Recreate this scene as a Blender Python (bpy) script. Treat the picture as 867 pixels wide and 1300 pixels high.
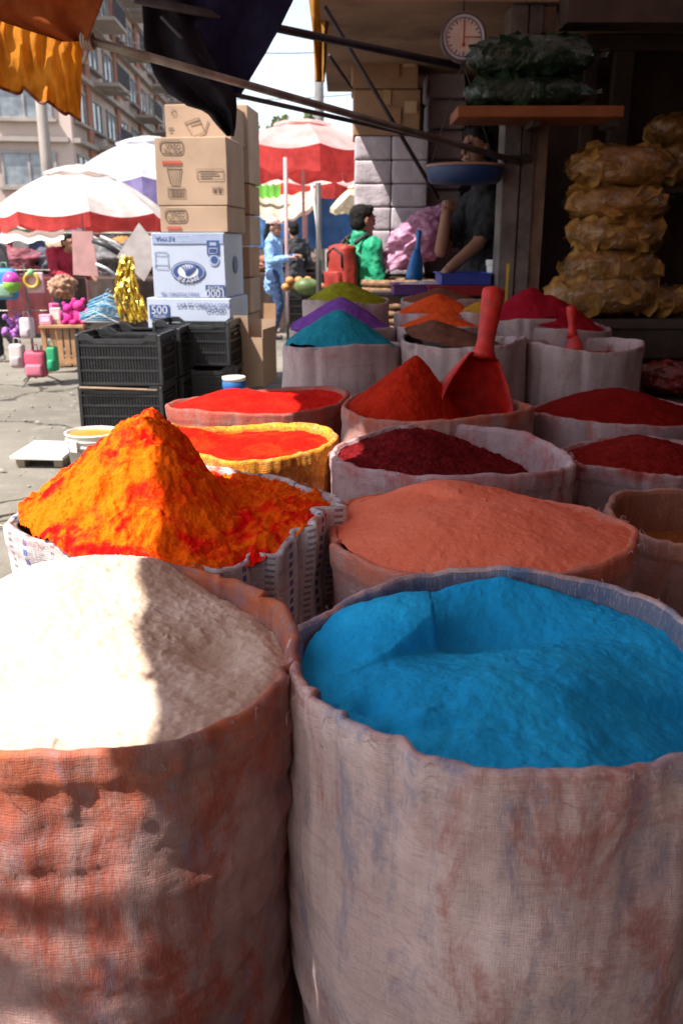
import bpy, bmesh, math, random
import numpy as np
from mathutils import Vector, Matrix

random.seed(7)
for _o in list(bpy.data.objects):
    bpy.data.objects.remove(_o, do_unlink=True)
scene = bpy.context.scene
COL = scene.collection

# ------------------------------------------------------------------ camera
FPX, CAMH, HORIZON = 1100.0, 1.25, 312.0
PITCH = math.atan2(650.0 - HORIZON, FPX)
cam_d = bpy.data.cameras.new('camera')
cam = bpy.data.objects.new('camera', cam_d)
COL.objects.link(cam)
cam.location = (0, 0, CAMH)
cam.rotation_euler = (math.pi / 2 - PITCH, 0, 0)
cam_d.sensor_fit = 'VERTICAL'
cam_d.sensor_height = 36.0
cam_d.lens = 36.0 * FPX / 1300.0
cam_d.clip_start = 0.05
cam_d.clip_end = 2000
cam_d.dof.use_dof = True
cam_d.dof.focus_distance = 1.8
cam_d.dof.aperture_fstop = 6.3
scene.camera = cam

# ------------------------------------------------------------------ sky, sun, exposure
SUN = Vector((-0.45, -0.30, 0.85)).normalized()
world = bpy.data.worlds.new('World')
scene.world = world
world.use_nodes = True
_nt = world.node_tree
_nt.nodes.clear()
_sky = _nt.nodes.new('ShaderNodeTexSky')
_sky.sky_type = 'NISHITA'
_sky.sun_disc = False
_sky.sun_elevation = math.asin(SUN.z)
_sky.sun_rotation = math.atan2(SUN.x, SUN.y)
_sky.air_density = 1.0
_sky.dust_density = 0.8
_sky.ozone_density = 1.0
_bg = _nt.nodes.new('ShaderNodeBackground')
_bg.inputs['Strength'].default_value = 0.12
_wo = _nt.nodes.new('ShaderNodeOutputWorld')
_hs = _nt.nodes.new('ShaderNodeHueSaturation')     # sky colour desaturated for a paler sky
_hs.inputs['Saturation'].default_value = 0.5
_nt.links.new(_sky.outputs[0], _hs.inputs['Color'])
_nt.links.new(_hs.outputs[0], _bg.inputs[0])
_nt.links.new(_bg.outputs[0], _wo.inputs[0])
sun_d = bpy.data.lights.new('sun', 'SUN')
sun_d.energy = 5.0
sun_d.angle = math.radians(0.5)
sun_d.color = (1.0, 0.95, 0.87)
sun_o = bpy.data.objects.new('sun', sun_d)
COL.objects.link(sun_o)
sun_o.location = SUN * 30
sun_o.rotation_euler = SUN.to_track_quat('Z', 'Y').to_euler()
scene.view_settings.view_transform = 'Standard'
scene.view_settings.look = 'None'
scene.view_settings.exposure = 1.15
scene.view_settings.gamma = 1.0
scene.view_settings.use_curve_mapping = False
scene.render.engine = 'CYCLES'
scene.cycles.use_denoising = True
scene.cycles.max_bounces = 8
scene.cycles.transparent_max_bounces = 24
scene.cycles.caustics_reflective = False
scene.cycles.caustics_refractive = False
scene.cycles.sample_clamp_indirect = 6.0

# ------------------------------------------------------------------ pixel helpers (photo pixels 867 x 1300)
_fw = np.array([0, math.cos(PITCH), -math.sin(PITCH)])
_up = np.array([0, math.sin(PITCH), math.cos(PITCH)])
_C = np.array([0, 0, CAMH])
def _ray(u, v):
    return np.array([u - 433.5, 0, 0]) + _up * (650.0 - v) + _fw * FPX
def P(u, v, y):
    r = _ray(u, v); return Vector(_C + r * (y / r[1]))
def G(u, v, z=0.0):
    r = _ray(u, v); return Vector(_C + r * ((z - CAMH) / r[2]))
def PXM(p):
    """photo pixels per metre at a world point"""
    return FPX / float(np.dot(np.array(p) - _C, _fw))

# ------------------------------------------------------------------ numpy noise
_LAT = np.random.RandomState(5).rand(64 * 64 * 64).astype(np.float32) * 2 - 1
_LAT2 = np.random.RandomState(6).rand(256 * 256).astype(np.float32) * 2 - 1
def vnoise(x, y, z=None, seed=0):
    x = np.asarray(x, np.float32) + (seed * 7.31) % 97; y = np.asarray(y, np.float32) + (seed * 3.77) % 89
    fx, fy = np.floor(x), np.floor(y)
    tx, ty = x - fx, y - fy
    tx = tx * tx * (3 - 2 * tx); ty = ty * ty * (3 - 2 * ty)
    ix = fx.astype(np.int32); iy = fy.astype(np.int32)
    if z is None:
        x0 = (ix & 255) * 256; x1 = ((ix + 1) & 255) * 256; y0 = iy & 255; y1 = (iy + 1) & 255
        a = _LAT2[x0 + y0]; b = _LAT2[x1 + y0]; c = _LAT2[x0 + y1]; d = _LAT2[x1 + y1]
        p = a + (b - a) * tx; q = c + (d - c) * tx
        return p + (q - p) * ty
    z = np.asarray(z, np.float32) + (seed * 5.13) % 83
    fz = np.floor(z); tz = z - fz; tz = tz * tz * (3 - 2 * tz); iz = fz.astype(np.int32)
    x0 = (ix & 63) * 4096; x1 = ((ix + 1) & 63) * 4096; y0 = (iy & 63) * 64; y1 = ((iy + 1) & 63) * 64
    r = []
    for zz in (iz & 63, (iz + 1) & 63):
        a = _LAT[x0 + y0 + zz]; b = _LAT[x1 + y0 + zz]; c = _LAT[x0 + y1 + zz]; d = _LAT[x1 + y1 + zz]
        p = a + (b - a) * tx; q = c + (d - c) * tx
        r.append(p + (q - p) * ty)
    return r[0] + (r[1] - r[0]) * tz
def fbm(x, y, z=None, oct=4, seed=0, gain=0.5):
    a, s, t = 1.0, 0, 0
    f = 1.0
    for i in range(oct):
        s = s + a * vnoise(np.asarray(x) * f, np.asarray(y) * f, None if z is None else np.asarray(z) * f, seed + i * 17)
        t += a; a *= gain; f *= 2.03
    return s / t
def sstep(a, b, x):
    t = np.clip((x - a) / (b - a), 0, 1); return t * t * (3 - 2 * t)

# ------------------------------------------------------------------ mesh helpers
def np_mesh(name, V, Fq, uv=None, smooth=True):
    me = bpy.data.meshes.new(name)
    V = np.asarray(V, float).reshape(-1, 3); Fq = np.asarray(Fq, np.int32)
    n = Fq.shape[1]
    me.vertices.add(len(V)); me.vertices.foreach_set('co', V.ravel())
    me.loops.add(Fq.size); me.loops.foreach_set('vertex_index', Fq.ravel())
    me.polygons.add(len(Fq))
    me.polygons.foreach_set('loop_start', np.arange(0, Fq.size, n, dtype=np.int32))
    me.polygons.foreach_set('loop_total', np.full(len(Fq), n, np.int32))
    me.polygons.foreach_set('use_smooth', np.full(len(Fq), smooth))
    if uv is not None:
        l = me.uv_layers.new(name='UVMap')
        l.data.foreach_set('uv', np.asarray(uv, float)[Fq.ravel()].ravel())
    me.update(calc_edges=True); me.validate()
    return me
def grid_faces(n, m, wrap=False):
    i, j = np.meshgrid(np.arange(n - 1), np.arange(m if wrap else m - 1), indexing='ij')
    j2 = (j + 1) % m
    return np.stack([i * m + j, i * m + j2, (i + 1) * m + j2, (i + 1) * m + j], -1).reshape(-1, 4)
def link(name, me, m=None, parent=None, loc=None, rot=None):
    o = bpy.data.objects.new(name, me)
    COL.objects.link(o)
    if m is not None and me is not None:
        me.materials.clear(); me.materials.append(m)
    if loc is not None: o.location = loc
    if rot is not None: o.rotation_euler = rot
    if parent is not None: o.parent = parent
    return o
def tag(o, label, cat, group=None, kind=None):
    if label: o['label'] = label
    if cat: o['category'] = cat
    if group: o['group'] = group
    if kind: o['kind'] = kind
    return o
def thing(name, label, cat, loc=(0, 0, 0), rz=0, group=None):
    o = bpy.data.objects.new(name, None); COL.objects.link(o)
    o.location = loc; o.rotation_euler = (0, 0, rz); o.empty_display_size = 0.1
    return tag(o, label, cat, group)
def struct(name, me, m):
    o = link(name, me, m); o['kind'] = 'structure'; return o

class MB:
    """collects simple solids into one bmesh"""
    def __init__(s): s.bm = bmesh.new()
    def box(s, c, size, rot=None, bev=0.0, seg=1):
        g = bmesh.ops.create_cube(s.bm, size=1)['verts']
        M = Matrix.Translation(Vector(c)) @ (rot.to_4x4() if rot is not None else Matrix()) @ Matrix.Diagonal((*size, 1))
        bmesh.ops.transform(s.bm, matrix=M, verts=g)
        if bev > 0:
            e = list({e for v in g for e in v.link_edges})
            bmesh.ops.bevel(s.bm, geom=e, offset=bev, segments=seg, affect='EDGES', profile=0.5)
        return s
    def tube(s, pts, r, n=8, cap=True):
        pts = [Vector(p) for p in pts]
        rs = r if isinstance(r, (list, tuple)) else [r] * len(pts)
        rings = []
        up = None
        for i, p in enumerate(pts):
            d = (pts[min(i + 1, len(pts) - 1)] - pts[max(i - 1, 0)]).normalized()
            if up is None:
                a = d.orthogonal().normalized()
            else:
                a = (up - d * up.dot(d))
                a = a.normalized() if a.length > 1e-6 else d.orthogonal().normalized()
            up = a
            b = d.cross(a)
            rings.append([s.bm.verts.new(p + (a * math.cos(2 * math.pi * k / n) + b * math.sin(2 * math.pi * k / n)) * rs[i]) for k in range(n)])
        for i in range(len(rings) - 1):
            for k in range(n):
                s.bm.faces.new((rings[i][k], rings[i][(k + 1) % n], rings[i + 1][(k + 1) % n], rings[i + 1][k]))
        if cap:
            s.bm.faces.new(list(reversed(rings[0]))); s.bm.faces.new(rings[-1])
        return s
    def lathe(s, prof, n=24, M=None, cap=False):
        rings = []
        M = M or Matrix()
        for (r, z) in prof:
            rings.append([s.bm.verts.new(M @ Vector((r * math.cos(2 * math.pi * k / n), r * math.sin(2 * math.pi * k / n), z))) for k in range(n)])
        for i in range(len(rings) - 1):
            for k in range(n):
                s.bm.faces.new((rings[i][k], rings[i][(k + 1) % n], rings[i + 1][(k + 1) % n], rings[i + 1][k]))
        if cap:
            s.bm.faces.new(list(reversed(rings[0]))); s.bm.faces.new(rings[-1])
        return s
    def ball(s, c, rad, u=12, v=8, rot=None):
        rad = rad if hasattr(rad, '__len__') else (rad,) * 3
        c = Vector(c); R_ = rot if rot is not None else Matrix.Identity(3)
        def pt(th, ph): return s.bm.verts.new(c + R_ @ Vector((rad[0] * math.sin(th) * math.cos(ph), rad[1] * math.sin(th) * math.sin(ph), rad[2] * math.cos(th))))
        top, bot = pt(0, 0), pt(math.pi, 0)
        rings = [[pt(math.pi * i / v, 2 * math.pi * k / u) for k in range(u)] for i in range(1, v)]
        f = s.bm.faces.new
        for k in range(u):
            k2 = (k + 1) % u
            f((top, rings[0][k], rings[0][k2])); f((bot, rings[-1][k2], rings[-1][k]))
            for i in range(v - 2): f((rings[i][k], rings[i + 1][k], rings[i + 1][k2], rings[i][k2]))
        return s
    def jitter(s, fn):
        """move every vertex by fn(xyz array) -> offsets"""
        vs = s.bm.verts[:]
        A = np.array([v.co[:] for v in vs]); D = fn(A)
        for v, d in zip(vs, D): v.co = Vector((v.co.x + d[0], v.co.y + d[1], v.co.z + d[2]))
        return s
    def poly(s, pts, thick=None):
        """flat polygon, optionally extruded by vector thick"""
        a = [s.bm.verts.new(Vector(p)) for p in pts]
        s.bm.faces.new(a)
        if thick is not None:
            t = Vector(thick)
            b = [s.bm.verts.new(Vector(p) + t) for p in pts]
            s.bm.faces.new(list(reversed(b)))
            for i in range(len(a)):
                j = (i + 1) % len(a)
                s.bm.faces.new((a[j], a[i], b[i], b[j]))
        return s
    def mesh(s, name, smooth=False):
        bmesh.ops.recalc_face_normals(s.bm, faces=s.bm.faces[:])
        me = bpy.data.meshes.new(name); s.bm.to_mesh(me); s.bm.free()
        if smooth:
            me.polygons.foreach_set('use_smooth', [True] * len(me.polygons))
        return me
    def build(s, name, m, parent=None, smooth=False, loc=None, rot=None):
        return link(name, s.mesh(name, smooth), m, parent, loc, rot)
def copy_tree(o, parent=None):
    c = o.copy(); COL.objects.link(c); c.parent = parent
    for ch in [x for x in bpy.data.objects if x.parent == o]:
        copy_tree(ch, c)
    return c

# ------------------------------------------------------------------ material helpers
class NT:
    def __init__(s, name):
        s.m = bpy.data.materials.new(name); s.m.use_nodes = True
        s.t = s.m.node_tree; s.t.nodes.clear()
        s.out = s.t.nodes.new('ShaderNodeOutputMaterial')
    def n(s, typ, props=None, **inp):
        nd = s.t.nodes.new('ShaderNode' + typ)
        for k, v in (props or {}).items(): setattr(nd, k, v)
        for k, v in inp.items():
            key = int(k[1:]) if k[0] == 'i' and k[1:].isdigit() else k.replace('_', ' ')
            s.set(nd.inputs[key], v)
        return nd
    def set(s, sock, v):
        if isinstance(v, bpy.types.NodeSocket): s.t.links.new(v, sock)
        elif isinstance(v, bpy.types.Node): s.t.links.new(v.outputs[0], sock)
        elif hasattr(v, '__len__') and sock.type == 'RGBA' and len(v) == 3: sock.default_value = (*v, 1)
        else: sock.default_value = v
    def mix(s, f, a, b, mode='MIX'):
        nd = s.t.nodes.new('ShaderNodeMix'); nd.data_type = 'RGBA'; nd.blend_type = mode; nd.clamp_factor = True
        s.set(nd.inputs[0], f); s.set(nd.inputs[6], a); s.set(nd.inputs[7], b)
        return nd.outputs[2]
    def math(s, op, a, b=0.0, c=0.0):
        nd = s.t.nodes.new('ShaderNodeMath'); nd.operation = op
        s.set(nd.inputs[0], a); s.set(nd.inputs[1], b)
        if len(nd.inputs) > 2: s.set(nd.inputs[2], c)
        return nd.outputs[0]
    def ramp(s, f, a, b, lo=0.0, hi=1.0):
        nd = s.t.nodes.new('ShaderNodeMapRange'); nd.clamp = True; nd.interpolation_type = 'SMOOTHSTEP'
        s.set(nd.inputs[0], f); nd.inputs[1].default_value = a; nd.inputs[2].default_value = b
        nd.inputs[3].default_value = lo; nd.inputs[4].default_value = hi
        return nd.outputs[0]
    def coords(s, kind='Object', loc=(0, 0, 0), scale=(1, 1, 1)):
        tc = s.t.nodes.new('ShaderNodeTexCoord')
        mp = s.t.nodes.new('ShaderNodeMapping')
        mp.inputs['Location'].default_value = loc; mp.inputs['Scale'].default_value = scale
        s.t.links.new(tc.outputs[kind], mp.inputs[0])
        return mp.outputs[0]
    def noise(s, co, scale, detail=4, rough=0.55, dist=0.0):
        return s.n('TexNoise', None, Vector=co, Scale=scale, Detail=detail, Roughness=rough, Distortion=dist).outputs[0]
    def bump(s, h, strength=0.3, dist=0.01, normal=None):
        nd = s.n('Bump', None, Strength=strength, Distance=dist, Height=h)
        if normal is not None: s.set(nd.inputs['Normal'], normal)
        return nd.outputs[0]
    def bsdf(s, **kw):
        b = s.n('BsdfPrincipled', None, **kw)
        s.t.links.new(b.outputs[0], s.out.inputs[0])
        return b
_seed = [0]
def off():
    _seed[0] += 1
    r = random.Random(_seed[0] * 31); return tuple(r.uniform(-20, 20) for _ in range(3))

def m_plain(name, col, rough=0.6, var=0.18, scale=6.0, bump=0.0, bscale=60, spec=0.4, metal=0.0, dirt=None):
    t = NT(name); co = t.coords('Object', off())
    n = t.noise(co, scale, 5)
    dark = tuple(c * (1 - var) for c in col); lite = tuple(min(1, c * (1 + var)) for c in col)
    c = t.mix(t.ramp(n, 0.3, 0.7), dark, lite)
    if dirt is not None:
        c = t.mix(t.ramp(t.noise(co, scale * 0.6, 7, 0.65), 0.5, 0.72, 0, 0.8), c, dirt)
    kw = dict(Base_Color=c, Roughness=rough, Metallic=metal, Specular_IOR_Level=spec)
    if bump > 0: kw['Normal'] = t.bump(t.noise(co, bscale, 5, 0.6), bump, 0.01)
    t.bsdf(**kw)
    return t.m
def m_powder(name, c1, c2, scale=7, clump=30, bump=0.5, fine=220, mixlo=0.42, mixhi=0.62, dist=0.6):
    t = NT(name); co = t.coords('Object', off())
    n = t.noise(co, scale, 6, 0.62, dist)
    c = t.mix(t.ramp(n, mixlo, mixhi), c1, c2)
    f = t.noise(co, fine, 3, 0.7)
    c = t.mix(t.ramp(f, 0.3, 0.75, 0, 0.35), c, tuple(x * 0.55 for x in c1))
    h = t.math('ADD', t.noise(co, clump, 5, 0.62), t.math('MULTIPLY', f, 0.22))
    t.bsdf(Base_Color=c, Roughness=0.95, Specular_IOR_Level=0.08, Normal=t.bump(h, bump, 0.012))
    return t.m
def m_sack(name, base=(0.62, 0.44, 0.42), stain1=(0.50, 0.13, 0.08), stain2=(0.25, 0.30, 0.42), dust=None, amt1=0.5, amt2=0.4, dustamt=0.6, thread=0.0037, stripes=None, dustdown=0.16, inner=None, speckle=None):
    """woven bag cloth; UV x = metres round, y = metres up (rim at 10, inside above 10)"""
    t = NT(name); o = off(); co = t.coords('Object', o); uv = t.coords('UV')
    n0 = t.noise(co, 4.0, 7, 0.62)
    c = t.mix(t.ramp(n0, 0.3, 0.72), tuple(x * 0.74 for x in base), tuple(min(0.85, x * 1.22) for x in base))
    if stripes is not None:
        sx = t.n('SeparateXYZ', None, Vector=uv)
        fr = t.math('FRACT', t.math('MULTIPLY', sx.outputs[0], 9.0))
        band = t.math('MULTIPLY', t.math('GREATER_THAN', fr, 0.10), t.math('LESS_THAN', fr, 0.20))
        band2 = t.math('MULTIPLY', t.math('GREATER_THAN', fr, 0.32), t.math('LESS_THAN', fr, 0.37))
        band3 = t.math('MULTIPLY', t.math('GREATER_THAN', fr, 0.62), t.math('LESS_THAN', fr, 0.72))
        dash = t.math('GREATER_THAN', t.math('FRACT', t.math('MULTIPLY', sx.outputs[1], 52.0)), 0.40)
        dash2 = t.math('GREATER_THAN', t.math('FRACT', t.math('MULTIPLY', sx.outputs[1], 75.0)), 0.55)
        c = t.mix(t.math('MULTIPLY', t.math('MULTIPLY', band, dash), 0.95), c, stripes)
        c = t.mix(t.math('MULTIPLY', t.math('MULTIPLY', band3, dash2), 0.75), c, (0.16, 0.13, 0.16))
        c = t.mix(t.math('MULTIPLY', band2, 0.5), c, (0.32, 0.27, 0.33))
    # vertical streaks of wear and blotches of dye
    st = t.noise(t.coords('Object', off(), (26, 26, 2.2)), 1.0, 5, 0.6)
    c = t.mix(t.ramp(st, 0.5, 0.72, 0, 0.45), c, tuple(x * 0.5 for x in base))
    a = t.noise(t.coords('Object', off(), (8, 8, 4.2)), 1.0, 10, 0.74, 0.6)
    c = t.mix(t.ramp(a, 0.60 - 0.22 * amt1, 0.72 - 0.16 * amt1, 0, 0.85), c, stain1)
    b = t.noise(t.coords('Object', off(), (13, 13, 4.2)), 1.0, 10, 0.74, 0.4)
    c = t.mix(t.ramp(b, 0.62 - 0.20 * amt2, 0.74 - 0.16 * amt2, 0, 0.6), c, stain2)
    hz = t.noise(t.coords('Object', off(), (3, 3, 34)), 1.0, 5, 0.6)
    c = t.mix(t.ramp(hz, 0.56, 0.74, 0, 0.5), c, stain1)
    if dust is not None:
        sv = t.n('SeparateXYZ', None, Vector=uv).outputs[1]
        up = t.ramp(sv, 10.0 - dustdown, 10.0, 0, 1)
        dn = t.noise(co, 11.0, 7, 0.68)
        f = t.math('MULTIPLY', t.math('ADD', up, 0.02), t.ramp(dn, 0.62 - 0.42 * dustamt, 0.78 - 0.2 * dustamt))
        f2 = t.math('MAXIMUM', f, t.math('MULTIPLY', t.math('GREATER_THAN', sv, 10.012), t.ramp(dn, 0.60 - 0.35 * dustamt, 0.75 - 0.2 * dustamt, 0, 0.9)))
        c = t.mix(f2, c, dust)
        if inner is not None:
            c = t.mix(t.math('MULTIPLY', t.math('GREATER_THAN', sv, 10.02), 0.8), c, inner)
    if speckle is not None:
        c = t.mix(t.ramp(t.noise(co, 85, 4, 0.7), 0.46, 0.60, 0, 0.85), c, speckle)
        c = t.mix(t.ramp(t.noise(co, 12, 6, 0.7), 0.50, 0.66, 0, 0.8), c, tuple(x * 0.6 for x in speckle))
    k = 1.0 / thread * 2 * math.pi / 20.0
    wx = t.n('TexWave', dict(wave_type='BANDS', bands_direction='X'), Vector=uv, Scale=k, Distortion=1.6, Detail=2.0, Detail_Scale=0.03).outputs[1]
    wy = t.n('TexWave', dict(wave_type='BANDS', bands_direction='Y'), Vector=uv, Scale=k * 0.8, Distortion=1.6, Detail=2.0, Detail_Scale=0.03).outputs[1]
    wv = t.math('MAXIMUM', wx, wy)
    pn = t.noise(t.coords('UV', off(), (60, 420, 1)), 1.0, 3, 0.6)
    pn2 = t.noise(t.coords('UV', off(), (420, 60, 1)), 1.0, 3, 0.6)
    c = t.mix(t.ramp(pn, 0.45, 0.75, 0, 0.35), c, (0.2, 0.1, 0.09))
    c = t.mix(t.ramp(pn2, 0.5, 0.75, 0, 0.35), c, tuple(min(0.85, x * 1.25) for x in base))
    c = t.mix(t.math('MULTIPLY', t.math('SUBTRACT', 1.0, wv), 0.42), c, tuple(x * 0.35 for x in base))
    h = t.math('ADD', t.math('MULTIPLY', wv, 0.5), t.math('ADD', pn, pn2))
    nb = t.bump(h, 0.42, 0.004)
    nb = t.bump(t.noise(co, 22, 6, 0.65), 0.35, 0.012, nb)
    t.bsdf(Base_Color=c, Roughness=0.88, Specular_IOR_Level=0.15, Normal=nb)
    return t.m
def m_cloth(name, col, col2=None, trans=0.4, scale=5, rough=0.85, fold=0.3):
    """thin cloth or tarpaulin that lets some light through"""
    t = NT(name); co = t.coords('Object', off())
    n = t.noise(co, scale, 6, 0.6)
    c = t.mix(t.ramp(n, 0.3, 0.7), tuple(x * 0.75 for x in col), col2 or tuple(min(1, x * 1.2) for x in col))
    nb = t.bump(t.noise(t.coords('Object', off(), (1, 1, 0.3)), scale * 3, 4), fold, 0.03)
    d = t.n('BsdfPrincipled', None, Base_Color=c, Roughness=rough, Specular_IOR_Level=0.2, Normal=nb)
    tr = t.n('BsdfTranslucent', None, Color=c, Normal=nb)
    mx = t.n('MixShader', None, i0=trans, i1=d.outputs[0], i2=tr.outputs[0])
    t.t.links.new(mx.outputs[0], t.out.inputs[0])
    return t.m
def m_film(name, tint=(0.95, 0.93, 0.9), gloss=0.25):
    t = NT(name); co = t.coords('Object', off())
    nb = t.bump(t.noise(co, 9, 4, 0.55, 1.6), 0.9, 0.05)
    tr = t.n('BsdfTransparent', None, Color=tint)
    gl = t.n('BsdfGlossy', None, Color=(0.9, 0.9, 0.9), Roughness=0.10, Normal=nb)
    lw = t.n('LayerWeight', None, Blend=0.35, Normal=nb)
    f = t.math('ADD', t.math('MULTIPLY', lw.outputs[1], gloss * 1.6), 0.04)
    mx = t.n('MixShader', None, i0=f, i1=tr.outputs[0], i2=gl.outputs[0])
    t.t.links.new(mx.outputs[0], t.out.inputs[0])
    return t.m
_mc = {}
def flat(col, rough=0.6, metal=0.0):
    k = (tuple(round(c, 3) for c in col), rough, metal)
    if k not in _mc:
        _mc[k] = m_plain('paint_%d' % len(_mc), col, rough, 0.12, 9.0, metal=metal, bump=0.05, bscale=40)
    return _mc[k]

# ================================================================== SETTING: ground
def m_ground():
    t = NT('pavement'); co = t.coords('Object')
    n = t.noise(co, 0.7, 8, 0.6); n2 = t.noise(co, 5, 8, 0.68); n3 = t.noise(co, 60, 4, 0.7)
    c = t.mix(t.ramp(n, 0.35, 0.68), (0.135, 0.12, 0.10), (0.21, 0.186, 0.155))
    c = t.mix(t.ramp(n2, 0.5, 0.72, 0, 0.6), c, (0.26, 0.24, 0.215))
    c = t.mix(t.ramp(t.noise(co, 2.2, 8, 0.7), 0.55, 0.7, 0, 0.65), c, (0.12, 0.105, 0.09))
    c = t.mix(t.ramp(n3, 0.55, 0.75, 0, 0.45), c, (0.11, 0.10, 0.09))
    wob = t.n('VectorMath', dict(operation='ADD'), i0=co, i1=t.n('VectorMath', dict(operation='SCALE'), i0=t.n('TexNoise', None, Vector=co, Scale=1.6, Detail=6).outputs[1], Scale=0.9).outputs[0]).outputs[0]
    vor = t.n('TexVoronoi', dict(feature='DISTANCE_TO_EDGE'), Vector=wob, Scale=0.55).outputs[0]
    crack = t.ramp(vor, 0.004, 0.022, 1, 0)
    crack = t.math('MULTIPLY', crack, t.ramp(n2, 0.35, 0.55))
    c = t.mix(crack, c, (0.05, 0.045, 0.04))
    h = t.math('SUBTRACT', t.math('ADD', t.math('MULTIPLY', n2, 0.6), t.math('MULTIPLY', n3, 0.25)), crack)
    t.bsdf(Base_Color=c, Roughness=0.9, Specular_IOR_Level=0.2, Normal=t.bump(h, 0.6, 0.03))
    return t.m
gx = np.concatenate([[-300, -60, -20], np.linspace(-8, 8, 90), [20, 60, 300]])
gy = np.concatenate([[-100, -30, -8], np.linspace(-3, 18, 120), [30, 60, 120, 400]])
GX, GY = np.meshgrid(gx, gy, indexing='ij')
GZ = 0.012 * fbm(GX * 0.8, GY * 0.8, oct=3, seed=3) * (np.abs(GX) < 9) * (GY < 20) * (GY > -4)
struct('street_ground', np_mesh('street_ground', np.stack([GX, GY, GZ], -1), grid_faces(len(gx), len(gy))), m_ground())

# ================================================================== stall building on the right
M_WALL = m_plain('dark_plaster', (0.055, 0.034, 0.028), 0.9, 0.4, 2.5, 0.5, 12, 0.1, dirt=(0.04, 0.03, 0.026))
M_CEIL = m_plain('sooty_concrete', (0.26, 0.17, 0.12), 0.9, 0.2, 2.0, 0.4, 14, 0.1, dirt=(0.10, 0.07, 0.055))
M_DARKWOOD = m_plain('dark_wood', (0.06, 0.04, 0.032), 0.7, 0.3, 5, 0.3, 30)
wall = thing('stall_wall', 'dark plaster back and side walls of the shaded stall', 'wall')
def slab(name, x0, x1, y0, y1, z0, z1, m, parent):
    return MB().box(((x0 + x1) / 2, (y0 + y1) / 2, (z0 + z1) / 2), (x1 - x0, y1 - y0, z1 - z0)).build(name, m, parent)
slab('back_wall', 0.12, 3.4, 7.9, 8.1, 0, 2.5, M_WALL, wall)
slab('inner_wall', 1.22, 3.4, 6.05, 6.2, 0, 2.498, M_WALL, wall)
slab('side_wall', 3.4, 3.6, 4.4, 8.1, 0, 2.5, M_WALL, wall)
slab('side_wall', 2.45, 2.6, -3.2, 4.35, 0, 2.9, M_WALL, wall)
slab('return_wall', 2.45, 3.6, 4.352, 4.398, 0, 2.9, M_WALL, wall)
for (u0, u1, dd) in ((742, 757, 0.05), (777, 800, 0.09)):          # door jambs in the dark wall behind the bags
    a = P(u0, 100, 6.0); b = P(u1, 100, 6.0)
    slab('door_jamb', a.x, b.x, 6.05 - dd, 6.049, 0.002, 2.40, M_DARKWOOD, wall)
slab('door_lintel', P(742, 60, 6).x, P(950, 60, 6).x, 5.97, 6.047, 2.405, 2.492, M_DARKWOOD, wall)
roof = thing('stall_roof', 'sooty concrete roof slab over the shaded stall', 'roof')
slab('roof_slab', -0.12, 3.6, 5.25, 8.1, 2.502, 2.68, M_CEIL, roof)
slab('roof_beam', 1.17, 3.4, 5.05, 5.248, 2.36, 2.70, M_DARKWOOD, roof)
# post
M_POST = m_plain('weathered_post', (0.15, 0.125, 0.115), 0.85, 0.3, 7, 0.5, 25, 0.15, dirt=(0.09, 0.07, 0.06))
pxm = PXM(P(660, 250, 5.4)); pc = P(660, 250, 5.4)
post = thing('stall_post', 'tall weathered grey post in front of the vendor', 'post', (pc.x, 5.4, 0))
slab('post_face', -0.125, -0.035, -0.11, 0.10, 0, 2.498, M_POST, post)
slab('post_face', -0.022, 0.05, -0.10, 0.10, 0, 2.498, M_POST, post)
slab('post_core', -0.034, -0.023, -0.085, 0.09, 0, 2.498, M_DARKWOOD, post)
slab('post_side', 0.0505, 0.125, -0.08, 0.10, 0, 2.498, m_plain('brown_post', (0.16, 0.10, 0.07), 0.85, 0.3, 6, 0.3), post)
MB().box((-0.07, -0.111, 1.02), (0.016, 0.004, 0.26)).box((-0.06, -0.111, 0.86), (0.008, 0.004, 0.1)).build('paint_drip', flat((0.6, 0.38, 0.05)), post)
MB().box((-0.06, -0.13, 1.72), (0.16, 0.035, 0.035)).tube([(-0.02, -0.13, 1.74), (-0.01, -0.13, 2.1)], 0.012).build('bracket', flat((0.03, 0.025, 0.025), 0.5, 0.6), post)

# ================================================================== awning over the sacks (above the frame) and added cloths out of view
def sun_to(pt, z): # where the sun ray through pt crosses height z
    k = (z - pt[2]) / SUN.z; return Vector(pt) + SUN * k
M_TARP = m_cloth('awning_tarp', (0.36, 0.23, 0.23), trans=0.17, scale=2)
def awz(y): return 2.36 + 0.065 * y
ny, nx = 120, 40
ys = np.linspace(-3.2, 5.2, ny)
def edge_x(y):
    # shadow edge on the sack tops, moved up the sun rays
    pts = [(-4, -0.25), (0.9, -0.27), (1.40, -0.36), (1.60, -0.30), (2.18, -0.27), (2.26, 0.03), (2.75, 0.04), (2.85, -0.18), (3.3, -0.18), (3.5, -0.36), (6, -0.36)]
    sy = y - SUN.y / SUN.z * (awz(y) - 0.74)
    return np.interp(sy, [p[0] for p in pts], [p[1] for p in pts]) + SUN.x / SUN.z * (awz(y) - 0.74)
V = np.zeros((ny, nx, 3))
for i, y in enumerate(ys):
    xe = edge_x(y) + 0.012 * math.sin(y * 19) + 0.008 * math.sin(y * 47)
    xs = np.linspace(xe, 2.44, nx)
    V[i, :, 0] = xs; V[i, :, 1] = y
    V[i, :, 2] = awz(y) + 0.03 * np.sin(xs * 2.3 + 1) * np.minimum(1, (xs - xe) * 2) + 0.015 * fbm(xs * 2, np.full(nx, y * 2), seed=5)
aw = thing('awning', 'patched dark tarpaulin awning stretched over the powder sacks', 'awning', (0, 0, 0))
link('awning_sheet', np_mesh('awning_sheet', V, grid_faces(ny, nx)), M_TARP, aw)
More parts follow.
